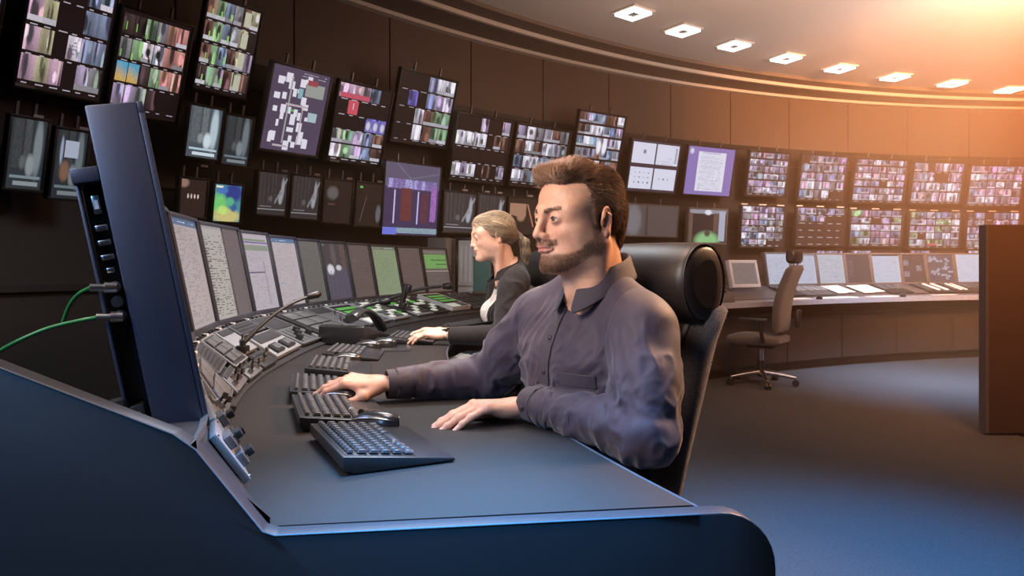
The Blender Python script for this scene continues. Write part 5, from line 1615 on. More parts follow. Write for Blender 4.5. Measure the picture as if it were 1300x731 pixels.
def head_tint(V, N, male=True):
    x, y, z = V.T; ax = np.abs(x)
    base = np.array((.64, .345, .22)) if male else np.array((.74, .45, .33)); C = np.tile(base, (len(V), 1))
    n = noise3(V * 260)[:, None]; C *= (.93 + .14 * n); C *= (.95 + .10 * noise3(V * 45)[:, None])
    Vs = np.stack([ax, y, z], 1)
    def tint(w, c): nonlocal C; C = C * (1 - w[:, None]) + np.array(c) * w[:, None]
    tint(.30 * gauss(Vs, (.040, .070, -.030), (.020, .03, .018)), (.66, .26, .19))     # cheek
    tint(.40 * gauss(Vs, (0, .12, -.034), (.014, .02, .012)), (.62, .26, .20))         # nose tip
    tint(.45 * np.clip(gauss(Vs, (.080, -.020, -.004), (.014, .02, .034)), 0, 1), (.62, .24, .17))
    # lips
    my = .0965 if male else .0905
    lip = gauss(Vs, (0, my, -.0620), (.0225, .018, .0085)) ** .6; lipm = sstep(.52, .70, lip) * (y > my - .016)
    tint(lipm * .85, (.50, .17, .14) if male else (.55, .17, .16))
    tint(sstep(.0014, .0004, np.abs(z + .0620 - .00)) * (ax < .024) * (y > my - .012) * .7, (.14, .04, .035))
    tint(.35 * gauss(Vs, (.033, .086, -.012), (.014, .012, .006)), (.45, .22, .17))    # under the eye
    # lash line
    ey = np.sqrt(((Vs - (.0325, .0765, .0005)) ** 2 / np.array((1, 1, 1))).sum(1))
    ll = sstep(.0142, .0130, ey) * (y > .084); tint(ll * .5, (.24, .12, .09))
    if male:
        # eyebrows
        bz = .0158 + .005 * np.sin(np.clip((ax - .012) / .040, 0, 1) * PI * .75); bw = .0033 * (1 - .45 * np.clip((ax - .03) / .024, 0, 1))
        br = sstep(bw * 1.5, bw * .5, np.abs(z - bz)) * sstep(.010, .015, ax) * sstep(.056, .048, ax) * (y > .05)
        tint(br * (.30 + .3 * noise3(V * np.array((500, 500, 200)))), (.12, .062, .035))
        # beard shadow
        cheek_line = -.046 - .028 * sstep(.0, .070, y) + .010 * sstep(.065, .08, ax)
        jawl = -.114 + .045 * sstep(.075, -.01, y)
        bd = sstep(cheek_line + .006, cheek_line - .008, z) * sstep(jawl - .004, jawl + .008, z) * sstep(-.020, -.004, y)
        side = (y < .022) * (ax > .045) * sstep(-.014, -.006, y) * sstep(.022, .010, y) * sstep(.01, -.02, z) * sstep(-.085, -.07, z)
        mus = sstep(-.0405, -.0450, z) * sstep(-.0585, -.054, z) * (y > .07) * sstep(.036, .028, ax)
        bd = np.clip(np.maximum(np.maximum(bd, mus), side * .9), 0, 1) * (1 - lipm) * (1 - gauss(Vs, (0, .097, -.0735), (.020, .02, .0035)) * .5)
        tint(bd * (.36 + .34 * noise3(V * 420)), (.155, .075, .040))
        return C, bd
    bz = .0185 + .005 * np.sin(np.clip((ax - .012) / .040, 0, 1) * PI * .8); bw = .0030
    br = sstep(bw * 1.5, bw * .4, np.abs(z - bz)) * sstep(.010, .015, ax) * sstep(.054, .046, ax) * (y > .05)
    tint(br * .75, (.26, .15, .08))
    return C, None


def eyeballs(M, parent, iris=(.10, .07, .05), look=(0, 0)):
    out = []
    for sg in (-1, 1):
        mb = MB(); rings = []; r = .0118
        mats = []
        d = Matrix.Rotation(look[0], 3, 'Z') @ Matrix.Rotation(look[1], 3, 'X')
        def ringpt(a, q, rr=r): return d @ Vector((rr * math.sin(a) * math.cos(q), rr * math.cos(a), rr * math.sin(a) * math.sin(q)))
        segs = [(0, .16, M_PUPIL), (.16, .46, M_IRIS), (.46, .52, M_LIMBUS), (.52, 1.9, M_EYE)]
        for a0, a1, m in segs:
            k = 6 if a1 > 1 else 2
            rows = [[ringpt(a0 + (a1 - a0) * i / k, 2 * PI * j / 24) for j in range(24)] for i in range(k + 1)]
            mb.grid([[M @ (p + Vector((sg * .0325, .0765, .0005))) for p in row] for row in rows], m, closed_u=True)
        out.append(obj('eye', mb, parent, smooth=80))
    return out


M_EYE = mat('eye_white', (.62, .55, .52), .25, coat=.6)
M_IRIS = mat('brown_iris', (.09, .050, .028), .2, coat=.8)
M_LIMBUS = mat('dark_iris_rim', (.03, .02, .018), .2)
M_PUPIL = mat('pupil', (.004, .004, .004), .1)
M_SKIN = vcol_mat('skin', rough=.46, spec=.45, sss=.10, bump=.25, bscale=900)
M_HAIR = vcol_mat('hair', rough=.42, spec=.5)
M_BEARD = vcol_mat('beard_hair', rough=.6, spec=.3)


def skull_inner(F_): return F_


def male_hair(F_):
    """volume of the swept-back hair in head space"""
    G = Field((-.12, -.16, -.12), (.12, .15, .18), .0026)
    for sg in (-1, 1):
        G.ell((sg * .012, -.022, .043), (.069, .088, .072), .02)             # cap
        G.ell((sg * .042, -.028, .015), (.0375, .062, .055), .02)            # sides
    G.cap((-.034, .062, .096), (.036, .066, .098), .023, .023, .03)           # quiff
    G.cap((-.030, .010, .105), (.032, .010, .107), .027, .027, .03)
    G.cap((-.02, -.055, .080), (.02, -.055, .080), .034, .034, .03)
    G.ell((0, -.084, -.005), (.050, .026, .058), .02)                         # back of the head
    G.ell((0, -.078, -.050), (.040, .020, .033), .02)                         # nape
    for sg in (-1, 1): G.cap((sg * .0745, .008, .012), (sg * .0745, .004, -.018), .0075, .006, .010)   # sideburn
    # keep the face free
    G.ell((0, .120, .012), (.066, .072, .058), .010, cut=True)
    for sg in (-1, 1):
        G.ell((sg * .067, .064, .016), (.038, .042, .050), .010, cut=True)
        G.ell((sg * .092, -.018, -.008), (.022, .0225, .034), .006, cut=True)
        G.ell((sg * .085, -.050, -.070), (.040, .036, .050), .012, cut=True)
    return G


def flow_strands(G, V, N, n, steps, dl, flow, lift, jit, rng, rad, colf, start=None, off0=.0, wave=0.0, liftf=None, clump=.9):
    idx = rng.choice(len(V), n, replace=True, p=start / start.sum() if start is not None else None)
    p = V[idx] + (rng.rand(n, 3) - .5) * .003; out = [p.copy()]; loc = liftf(p) if liftf is not None else 1.0
    ph = rng.rand(n) * 6.28; L = lift * (.2 + rng.rand(n) * 1.0) * loc; jd = (rng.rand(n, 3) - .5) * jit
    for k in range(steps):
        g = G.grad(p); q_ = p * 42 + k * .25; f = flow(p) + jd + clump * np.stack([noise3(q_) - .5, noise3(q_ + 7) - .5, noise3(q_ + 13) - .5], 1); f = f - g * (f * g).sum(1, keepdims=True); f /= np.linalg.norm(f, axis=1, keepdims=True) + 1e-9
        side = np.cross(g, f)
        p = p + f * dl + side * (wave * np.sin(ph + k * 1.1))[:, None]
        d = G.sample(p); want = off0 + L * ((k + 1) / steps) ** 1.4; p = p + g * (want - d)[:, None]
        out.append(p.copy())
    P = np.stack(out, 1); return strands(P, rad * (.6 + .8 * rng.rand(n)), colf(V[idx], rng.rand(n)))


def build_head(parent, M, male=True):
    """returns skin mesh data in world space; adds hair, eyes as parts"""
    F_ = head_field(male); V, Fq = F_.mesh(); V = relax(V, Fq, 2, .4); N = vnormals(V, Fq); C, bd = head_tint(V, N, male)
    rng = np.random.RandomState(3)
    if male:
        G = male_hair(F_); HV, HF = G.mesh(); HN = vnormals(HV, HF)
        hx, hy, hz = HV.T
        def flow(p):
            x, y, z = p.T; top = sstep(.05, .09, z)
            back = np.stack([.25 * np.sign(x + .01) * np.abs(x) / .07 * .3 + .35 * top, -1.0 + 0 * x,  1.1 * sstep(.035, .085, y) - .9 * sstep(.07, -.04, z) - .5 * sstep(-.02, -.09, y)], 1)
            return back
        HC = np.array((.115, .060, .034)) * (.7 + .5 * noise3(HV * np.array((240, 40, 240))))[:, None]
        HV2 = HV - HN * (.002 + .0035 * noise3(HV * np.array((160, 30, 160))))[:, None]
        w = sstep(-.115, -.08, hz) + .02
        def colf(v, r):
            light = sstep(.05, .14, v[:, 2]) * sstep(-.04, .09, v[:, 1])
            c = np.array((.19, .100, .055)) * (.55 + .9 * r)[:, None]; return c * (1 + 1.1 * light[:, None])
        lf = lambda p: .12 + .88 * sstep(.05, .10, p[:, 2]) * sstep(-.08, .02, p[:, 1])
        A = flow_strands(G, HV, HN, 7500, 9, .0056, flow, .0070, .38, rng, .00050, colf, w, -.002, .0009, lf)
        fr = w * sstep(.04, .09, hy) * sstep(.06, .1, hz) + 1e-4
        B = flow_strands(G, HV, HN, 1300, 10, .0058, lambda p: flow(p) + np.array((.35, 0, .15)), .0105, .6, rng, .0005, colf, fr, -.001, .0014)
        nv = sstep(-.02, -.06, hy) * sstep(.06, .0, hz) + 1e-5
        Cc = flow_strands(G, HV, HN, 1300, 8, .0048, lambda p: flow(p) + np.array((.0, -.2, -.5)), .0050, .9, rng, .0005, colf, nv, -.001, .0024)
        HVm, HFm, HCm = merge([(HV2, HF, HC), A, B, Cc])
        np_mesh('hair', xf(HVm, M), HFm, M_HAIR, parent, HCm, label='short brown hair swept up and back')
        # beard hairs on the skin
        idx = np.where(bd > .35)[0]; pick = rng.choice(idx, 8500, p=bd[idx] / bd[idx].sum()); p0 = V[pick]; nn = N[pick]
        d = nn * .40 + np.stack([np.zeros(len(p0)), -.12 + .55 * sstep(.06, .10, p0[:, 1]), np.full(len(p0), -.80)], 1) + (rng.rand(len(p0), 3) - .5) * .5
        d /= np.linalg.norm(d, axis=1, keepdims=True); Ls = (.0028 + .0034 * rng.rand(len(p0))) * (.55 + .7 * sstep(-.07, -.11, p0[:, 2]))
        pts = np.stack([p0 - nn * .0008, p0 + d * (Ls * .5)[:, None] + nn * .0006, p0 + d * Ls[:, None]], 1)
        bc = np.array((.15, .075, .042)) * (.5 + 1.3 * rng.rand(len(p0)) ** 1.5)[:, None]
        BV, BF, BC = strands(pts, .00024 * np.ones(len(p0)), bc)
        # eyebrow hairs
        ax = np.abs(V[:, 0]); bzz = .0158 + .005 * np.sin(np.clip((ax - .012) / .040, 0, 1) * PI * .75)
        be = np.where((np.abs(V[:, 2] - bzz) < .0042) & (ax > .012) & (ax < .052) & (V[:, 1] > .055))[0]
        pk = rng.choice(be, 300); p0 = V[pk]; nn = N[pk]; sg = np.sign(p0[:, 0])
        d = np.stack([sg * .8, -.35 + 0 * sg, .25 + .2 * rng.rand(300)], 1) + nn * .25 + (rng.rand(300, 3) - .5) * .3; d /= np.linalg.norm(d, axis=1, keepdims=True)
        pts = np.stack([p0, p0 + d * .003 + nn * .0006, p0 + d * .006 + nn * .0003], 1)
        E_ = strands(pts, .00024 * np.ones(300), np.tile((.13, .07, .04), (300, 1)))
        np_mesh('beard', xf(BV, M), BF, M_BEARD, parent, BC, label='short dark brown beard and moustache')
        for sd in (-1, 1):
            fm_ = (E_[0][E_[1][:, 0]][:, 0] * sd > 0); vi = np.unique(E_[1][fm_]); mp_ = np.zeros(len(E_[0]), int); mp_[vi] = np.arange(len(vi))
            np_mesh('eyebrow', xf(E_[0][vi], M), mp_[E_[1][fm_]], M_BEARD, parent, E_[2][vi])
    else:
        G = Field((-.12, -.20, -.24), (.12, .14, .16), .0028)
        for sg in (-1, 1): G.ell((sg * .012, -.020, .042), (.070, .092, .075), .02)
        G.ell((0, .045, .060), (.058, .045, .042), .03)
        for sg in (-1, 1):
            G.ell((sg * .052, -.020, .010), (.028, .062, .045), .02)
            G.cap((sg * .060, .035, .040), (sg * .070, -.03, .0), .014, .014, .02)
        G.ell((0, -.075, .0), (.055, .045, .055), .02)
        G.cap((0, -.105, -.005), (0, -.125, -.02), .024, .02, .015)
        G.chain([(0, -.125, -.018), (0, -.150, -.05), (0, -.150, -.10), (0, -.135, -.15), (0, -.125, -.185)], [.017, .024, .024, .018, .006], .012)
        G.ell((0, .120, -.004), (.062, .076, .064), .012, cut=True)
        for sg in (-1, 1):
            G.ell((sg * .074, .062, -.016), (.044, .044, .052), .010, cut=True)
            G.ell((sg * .085, .006, -.050), (.040, .040, .044), .008, cut=True)
            G.ell((sg * .096, -.008, -.020), (.024, .014, .018), .006, cut=True)
        HV, HF = G.mesh(); HN = vnormals(HV, HF)
        tie = np.array((0, -.118, -.012))
        def flow(p):
            x, y, z = p.T; to = tie - p; to /= np.linalg.norm(to, axis=1, keepdims=True) + 1e-6
            tail = sstep(-.125, -.145, y + .35 * (z + .02) * (z < -.02))[:, None]; tail = np.maximum(tail, sstep(-.03, -.06, z)[:, None])
            over = np.stack([np.sign(x) * .55 * sstep(.02, .0, np.abs(x)), -.9 + 0 * x, -.15 + 0 * x], 1)
            f = to + over * .35 * sstep(.05, .12, z)[:, None]
            return f * (1 - tail) + np.stack([x * 2, .15 + 0 * x, -1 + 0 * x], 1) * tail
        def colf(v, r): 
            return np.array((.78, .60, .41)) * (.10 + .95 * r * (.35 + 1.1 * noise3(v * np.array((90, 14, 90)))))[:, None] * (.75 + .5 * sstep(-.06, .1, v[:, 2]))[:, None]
        HC = np.array((.36, .25, .15)) * (.6 + .6 * noise3(HV * np.array((200, 40, 120))))[:, None]
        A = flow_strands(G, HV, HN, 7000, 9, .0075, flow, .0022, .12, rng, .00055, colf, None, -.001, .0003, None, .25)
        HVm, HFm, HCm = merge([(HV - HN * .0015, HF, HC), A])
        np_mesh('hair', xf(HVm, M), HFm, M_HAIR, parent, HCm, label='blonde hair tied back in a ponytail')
        mb = MB(); mb.tube([M @ Vector((.021 * math.cos(q), -.128 + .006 * math.sin(q), -.020 + .021 * math.sin(q))) for q in [2 * PI * k / 20 for k in range(21)]], .0035, mat('pale_hair_tie', (.45, .38, .30), .6), n=8); obj('hair_tie', mb, parent, smooth=60)
    eyeballs(M, parent, look=(0, math.radians(-6)))
    for sg in (-1, 1):
        mb = MB(); c = Vector((sg * .0325, .0765, .0005)); pts = []
        for k in range(13):
            a = -1.0 + 2.0 * k / 12; x_ = .0118 * a; z_ = .0032 * (1 - a * a) + .0004 - .0008; pts.append(M @ (c + Vector((sg * .001 + x_, math.sqrt(max(0, .0150 ** 2 - x_ * x_ - z_ * z_)) - .0004, z_))))
        mb.tube(pts, [.0003] + [.0007] * 11 + [.0003], mat('dark_lash', (.035, .02, .014), .7), n=6); obj('eyelashes', mb, parent, smooth=60)
    return V, Fq, C


# ------------------------------------------------------------------ hands (local: +y towards the fingers, +z back of the hand, +x the thumb side)
def hand(curl, spread=1.0, thumb=None, arm=.16, h=.0019, wrist_bend=0.0, female=False, lift=0.0):
    """curl: per finger (index..little) three joint angles in degrees; returns V, F, C"""
    s = .90 if female else 1.0
    F_ = Field((-.075, -arm - .03, -.10), (.095, .225, .065), h)
    palm_w = (.028, .010, -.009, -.027); base_y = (.096, .100, .095, .086); ln = ((.046, .027, .022), (.050, .030, .023), (.046, .028, .022), (.036, .021, .020))
    rr = ((.0098, .0086, .0078, .0064), (.0100, .0088, .0079, .0064), (.0095, .0083, .0074, .0061), (.0084, .0073, .0066, .0055))
    tips = []
    for i in range(4):
        x0 = palm_w[i]; F_.cap((x0 * .62, .006, 0), (x0, base_y[i] - .004, .001), .0150, .0115, .014, flat=((0, 0, 1), .84))
    F_.ell((.020, .030, -.008), (.017, .030, .013), .012)                 # thumb ball
    F_.ell((-.022, .034, -.008), (.013, .034, .012), .012)
    for i in range(4):                                                   # knuckles and tendons
        F_.ell((palm_w[i], base_y[i] - .001, .0065), (.0085, .0095, .0075), .006)
        F_.cap((palm_w[i] * .45, .025, .0085), (palm_w[i] * .95, base_y[i] - .012, .0100), .0030, .0030, .006)
    for i in range(4):
        a = 0.0; yaw = math.radians((6, 1.5, -4, -10)[i] * spread); p = np.array((palm_w[i], base_y[i], 0.001)); r = rr[i]
        for k in range(3):
            a -= math.radians(curl[i][k]); d = np.array((math.sin(yaw) * math.cos(a), math.cos(yaw) * math.cos(a), math.sin(a)))
            q = p + d * ln[i][k]; F_.cap(p, q, r[k], r[k + 1], .0035 if k else .005)
            if k: F_.ell(p + np.array((0, 0, .0012)), (r[k] * 1.03, r[k] * 1.05, r[k] * 1.0), .003)
            p = q
        tips.append((p, d, yaw, a, r[3]))
    th = thumb or [(.026, .012, -.008), (.046, .048, -.016), (.056, .080, -.022), (.060, .106, -.026)]
    F_.chain(th, [.0150, .0125, .0105, .0082], .008); F_.ell(th[2], (.0112, .0112, .0105), .004)
    F_.cap(th[1], (.030, .070, -.002), .006, .006, .012)                  # web
    # wrist and forearm
    wb = wrist_bend
    F_.cap((0, .012, -.001), (0, -.045, -.001 + wb * .4), .0245, .0225, .016, flat=((0, 0, 1), .72))
    F_.cap((0, -.045, -.001 + wb * .4), (0, -max(arm, .046), wb), .0235 if arm < .06 else .0250, .0235 if arm < .06 else .0330, .02, flat=((0, 0, 1), .82))
    F_.ell((-.018, -.028, .012), (.008, .010, .007), .008)
    V, Fq = F_.mesh(); V = relax(V, Fq, 1, .35); N = vnormals(V, Fq)
    base = np.array((.66, .37, .26)) if not female else np.array((.76, .48, .36))
    C = np.tile(base, (len(V), 1)) * (.93 + .14 * noise3(V * 220))[:, None] * (.94 + .12 * noise3(V * 60))[:, None]
    for i in range(4):
        w = gauss(V, (palm_w[i], base_y[i], .009), (.009, .010, .01)) * .35; C = C * (1 - w[:, None]) + np.array((.60, .25, .18)) * w[:, None]
    for i, (p, d, yaw, a, r) in enumerate(tips):
        up = np.array((-math.sin(yaw) * math.sin(a), -math.cos(yaw) * math.sin(a), math.cos(a))); sd = np.cross(d, up)
        q = V - (p - d * .003); l = q @ d; u = q @ up; x_ = q @ sd
        w = (sstep(-.0095, -.008, l) * sstep(.0075, .0060, l) * sstep(r * .25, r * .45, u) * sstep(r * .95, r * .75, np.abs(x_)))[:, None]
        C = C * (1 - w) + np.array((.80, .50, .42)) * w
        V = V + (N * (w * .0004))
        w2 = (sstep(-.018, -.002, l) * (1 - w[:, 0]) * (np.abs(q).max(1) < .022) * .25)[:, None]; C = C * (1 - w2) + np.array((.70, .30, .23)) * w2
    d = np.array(th[3]) - np.array(th[2]); d /= np.linalg.norm(d); q = V - (np.array(th[3]) - d * .002); l = q @ d; up = np.array((.25, 0, 1.0)); up -= d * (up @ d); up /= np.linalg.norm(up); sd = np.cross(d, up)
    w = (sstep(-.011, -.009, l) * sstep(.0085, .007, l) * sstep(.0020, .0042, q @ up) * sstep(.0085, .0065, np.abs(q @ sd)))[:, None]
    C = C * (1 - w) + np.array((.80, .50, .42)) * w
    if female: V = V * .90
    return V, Fq, C


def frame(origin, y, z):
    """matrix with local y and (roughly) z axes"""
    y = Vector(y).normalized(); z = Vector(z); x = y.cross(z).normalized(); z = x.cross(y)
    return Matrix.Translation(Vector(origin)) @ mat_cols(x, y, z).to_4x4()

# ------------------------------------------------------------------ people
M_SHIRT = vcol_mat('violet_grey_cotton', rough=.60, spec=.35, bump=.30, bscale=1400, sheen=.25)
M_BLAZER = vcol_mat('black_blazer_cloth', rough=.85, spec=.2, bump=.35, bscale=900, sheen=.15)
M_TOPW = vcol_mat('pale_speckled_top', rough=.8, spec=.2)
M_DENIM = vcol_mat('cloth_trousers', rough=.85, spec=.2, bump=.3, bscale=900)
M_BUTTON = mat('dark_shirt_button', (.035, .03, .04), .3, coat=.4)
M_SHOE = mat('black_shoe_leather', (.02, .018, .017), .3)


def ridge(n, p=2.0): return (1 - np.abs(2 * n - 1)) ** p


def seg_par(V, a, b):
    a = np.array(a); b = np.array(b); ab = b - a; q = V - a; t = (q @ ab) / (ab @ ab); c = np.clip(t, 0, 1)
    w = q - ab * c[:, None]; return t, np.linalg.norm(w, axis=1), w


def basis_to(P, axis):
    ax = np.array(Vector(axis).normalized()); r = np.cross(ax, (0, 0, 1.0)); r /= np.linalg.norm(r) + 1e-9; u = np.cross(r, ax)
    return np.stack([P @ ax, P @ r, P @ u], 1)


def torso(F_, TB, z, male=True, inf=0.0, k=.05, lean=0.0):
    """TB: (x,y) plan origin and axes; z heights"""
    def W_(x, y, h): return tuple(TB['o'] + TB['r'] * x + TB['f'] * (y - lean * (1.0 - h)) + np.array((0, 0, h)))
    R = np.stack([TB['r'], TB['f'], np.array((0, 0, 1.0))], 1)
    if male:
        F_.ell(W_(0, lean * .44 + .010, .56), (.172 + inf, .092 + inf, .12), k, R=R)
        F_.ell(W_(0, lean * .30 + .006, .70), (.155 + inf, .084 + inf, .15), k, R=R)
        F_.ell(W_(0, .000, .86), (.180 + inf, .118 + inf, .165), k, R=R)
        F_.cap(W_(-.15, -.02, z - .005), W_(.15, -.02, z - .005), .062 + inf, .062 + inf, .05)
        for sg in (-1, 1):
            F_.ell(W_(sg * .080, .062, .885), (.075, .050, .065), .04, R=R)
            F_.cap(W_(sg * .035, -.050, z + .105), W_(sg * .15, -.025, z + .022), .046, .042 + inf, .05)
        F_.ell(W_(0, -.065, .90), (.14, .06, .13), .05, R=R)
    else:
        F_.ell(W_(0, -.03, .56), (.170 + inf, .120 + inf, .13), k, R=R)
        F_.ell(W_(0, -.005, .72), (.120 + inf, .092 + inf, .14), k, R=R)
        F_.ell(W_(0, -.01, .89), (.140 + inf, .092 + inf, .15), k, R=R)
        F_.cap(W_(-.118, -.02, z), W_(.118, -.02, z), .050 + inf, .050 + inf, .05)
        for sg in (-1, 1):
            F_.ell(W_(sg * .068, .062, .880), (.058, .050, .058), .035, R=R)
            F_.cap(W_(sg * .026, -.045, z + .085), W_(sg * .12, -.02, z + .018), .036, .040, .04)
    return W_


def march(F_, p, d, far=.4, step=.002):
    """first surface point going from p along d"""
    p = np.array(p, dtype=float); d = np.array(d, dtype=float); d /= np.linalg.norm(d)
    q = p[None] + d[None] * np.arange(0, far, step)[:, None]; f = F_.sample(q); i = np.argmax(f < 0)
    return q[i] if f[i] < 0 else None


def patch_on(F_, origin_fn, dirv, us, vs, off, m, name, parent, th=.0015):
    rows = []
    for v in vs:
        row = []
        for u in us:
            h_ = march(F_, origin_fn(u, v), dirv)
            if h_ is None: row.append(row[-1] if row else Vector(origin_fn(u, v))); continue
            g = F_.grad(h_[None])[0]; row.append(Vector(h_ + g * off))
        rows.append(row)
    back = [[p + Vector(dirv) * th * 3 for p in r] for r in rows]
    mb = MB(); mb.grid(rows, m)
    edge = rows[0] + [r[-1] for r in rows[1:]] + list(reversed(rows[-1][:-1])) + [r[0] for r in reversed(rows[1:-1])]
    eb = [p + Vector(dirv) * th * 3 for p in edge]; mb.grid([edge + [edge[0]], eb + [eb[0]]], m)
    return obj(name, mb, parent, smooth=50)


# =============================== the man ===============================
man = thing('person', 'bearded man in a dark violet grey shirt with his right hand on a mouse', 'person', (.165, 1.67, 0), None)
inv = Matrix.Translation((-.165, -1.67, 0))


def adopt(parent, start):
    """objects built in world space since `start` get their parent's inverse offset"""
    off = Matrix.Translation(-Vector(parent.location))
    for o in list(bpy.data.objects)[:]:
        pass


TBm = {'o': np.array((.165, 1.67, 0.0)), 'f': np.array(fwd_m), 'r': -np.array(left_m)}
YAW = math.radians(29)
hf_ = Vector((-math.cos(YAW), -math.sin(YAW), 0)); hr_ = hf_.cross(Vector((0, 0, 1)))
tilt = Matrix.Rotation(math.radians(-1), 4, 'X')
MH = Matrix.Translation((.152, 1.62, 1.210)) @ mat_cols(hr_, hf_, Vector((0, 0, 1))).to_4x4() @ tilt @ Matrix.Scale(1.03, 4)
hV, hF, hC = build_head(man, MH, True); hV = xf(hV, MH)
# arms
SN, EN, WN = (.280, 1.505, .968), (.262, 1.400, .775), (.040, 1.618, .793)
SF, EF, WF = (.060, 1.815, .968), (-.062, 1.945, .800), (-.322, 1.854, .796)
Lh = hand(((22, 7, 4), (23, 7, 4), (24, 8, 5), (26, 9, 6)), .0, thumb=[(.024, .012, -.008), (.040, .046, -.018), (.046, .076, -.024), (.044, .100, -.028)], arm=.09)
ML = frame((.020, 1.628, .784), (-.93, -.36, .03), (.02, .05, 1)) @ Matrix.Scale(1.10, 4)
Rh = hand(((24, 24, 14), (22, 20, 14), (22, 22, 14), (24, 26, 16)), 1.5, thumb=[(.024, .010, -.008), (.046, .040, -.020), (.058, .070, -.034), (.058, .094, -.044)], arm=.035)
MR = frame((-.338, 1.850, .799), (-.975, -.04, .06), (.10, -.22, 1)) @ Matrix.Scale(-1, 4, (1, 0, 0))
bV, bF, bC = merge([(hV, hF, hC), (xf(Lh[0], ML), Lh[1], Lh[2]), (xf(Rh[0], MR), Rh[1][:, ::-1], Rh[2])])
# hidden body core that joins head and hands into one figure
core = Field((-.42, 1.30, .50), (.48, 2.12, 1.16), .012)
Wm = torso(core, TBm, .975, True, -.018, lean=.15)
for S_, E_, Wr in ((SN, EN, WN), (SF, EF, WF)):
    core.chain([S_, E_, Wr], [.045, .034, .020], .03)
core.cap(tuple((MH @ Vector((0, -.045, -.14)))), Wm(0, -.05, .96), .045, .06, .03)
cV, cF = core.mesh(); cC = np.tile((.64, .36, .25), (len(cV), 1))
bV, bF, bC = merge([(bV, bF, bC), (cV, cF, cC)])
body_m = np_mesh('body', bV, bF, M_SKIN, man, bC)

# shirt
S = Field((-.42, 1.22, .44), (.50, 2.14, 1.16), .0048)
Wm = torso(S, TBm, .975, True, .010, lean=.15)
for (S_, E_, Wr), rs in (((SN, EN, WN), (.074, .070, .061, .057, .046, .0385)), ((SF, EF, WF), (.070, .066, .058, .054, .046, .0385))):
    S_, E_, Wr = map(np.array, (S_, E_, Wr))
    S.cap(S_, (S_ + E_) / 2, rs[0], rs[1], .035); S.cap((S_ + E_) / 2, E_, rs[1], rs[2], .02)
    S.cap(E_, (E_ + Wr) / 2, rs[2] * .97, rs[4], .022); S.cap((E_ + Wr) / 2, Wr, rs[4], rs[5], .012)
    d = (Wr - E_) / np.linalg.norm(Wr - E_)
    S.ell(E_ - d * .018 + np.array((0, 0, -.006)), (.048, .048, .045), .02)
for Wr, E_ in ((WN, EN), (WF, EF)):
    d = np.array(Wr) - np.array(E_); d /= np.linalg.norm(d); c = np.array(Wr)
    S.plane_cut(c + d * .006, d, .001) if False else None
sV, sF = S.mesh(); sN = vnormals(sV, sF)
disp = np.zeros(len(sV))
nz = noise3(sV * 14 + 5)
for (S_, E_, Wr), big in (((SN, EN, WN), 1.0), ((SF, EF, WF), 1.0)):
    t1, d1, _ = seg_par(sV, S_, E_); t2, d2, _ = seg_par(sV, E_, Wr)
    up_w = sstep(.11, .07, d1) * sstep(-.05, .15, t1) * sstep(1.25, .9, t1) * sstep(.02, -.01, d1 - d2)
    fo_w = sstep(.10, .06, d2) * sstep(-.1, .10, t2) * sstep(1.0, .92, t2)
    B1 = basis_to(sV, np.array(E_) - np.array(S_)); B2 = basis_to(sV, np.array(Wr) - np.array(E_))
    # long soft drapes down the upper arm
    disp += up_w * .0075 * (ridge(noise3(B1 * np.array((7, 24, 24)) + nz[:, None] * 1.2), 2.2) - .35)
    # rings near the elbow, on both sides of the bend
    ew = sstep(.16, .03, np.linalg.norm(sV - np.array(E_), axis=1))
    disp += ew * .0095 * (ridge(noise3(B2 * np.array((30, 9, 9)) + nz[:, None] * 1.8), 2.0) - .35) * sstep(.12, .07, np.minimum(d1, d2))
    disp += fo_w * .0070 * (ridge(noise3(B2 * np.array((20, 12, 12)) + 3 + nz[:, None] * 2.0), 2.4) - .35)
    disp += fo_w * .004 * (ridge(noise3(B2 * np.array((38, 16, 16)) + 9), 3) - .3)
    disp += up_w * .0040 * (ridge(noise3(B1 * np.array((10, 46, 46)) + 21 + nz[:, None] * 2.5), 3.5) - .25)
    disp += ew * .0050 * (ridge(noise3(B2 * np.array((58, 16, 16)) + 31 + nz[:, None] * 3), 3.5) - .25)
    # cuff: flat band standing a little out, with a seam before it
    cuff = sstep(.78, .80, t2) * sstep(.09, .06, d2)
    disp = disp * (1 - cuff * .85) + cuff * .0015; disp -= sstep(.02, .0, np.abs(t2 - .775)) * sstep(.09, .06, d2) * .003
# torso folds
loc = sV - TBm['o']; lx = loc @ TBm['r']; ly = loc @ TBm['f']; lz = sV[:, 2]
tw = sstep(.19, .15, np.abs(lx)) * sstep(1.06, .98, lz)
dg = np.stack([lx * 30 + lz * 14, lz * 7 - lx * 4, ly * 9], 1)
disp += tw * .0060 * (ridge(noise3(dg + nz[:, None] * 1.3), 2.2) - .35)
dg2 = np.stack([lx * 12 - lz * 26 * np.sign(lx + .001), lz * 5, ly * 8], 1)
disp += tw * .0060 * (ridge(noise3(dg2 + 11 + nz[:, None]), 2.5) - .35) * sstep(.95, .84, lz)
arm_pit = sstep(.10, .02, np.linalg.norm(sV - np.array(Wm(-.15, .05, .87)), axis=1)); disp += arm_pit * .007 * (ridge(noise3(np.stack([lx * 10 + lz * 34, lz * 8, ly * 12], 1)), 2) - .4)
arm_pit = sstep(.12, .02, np.linalg.norm(sV - np.array(Wm(.15, .06, .87)), axis=1)); disp += arm_pit * .009 * (ridge(noise3(np.stack([lx * 12 + lz * 30, lz * 8, ly * 12], 1)), 2) - .4)
disp += tw * .0030 * (ridge(noise3(np.stack([lx * 46 + lz * 26, lz * 12 - lx * 8, ly * 14], 1) + 17 + nz[:, None] * 2), 3.5) - .25)
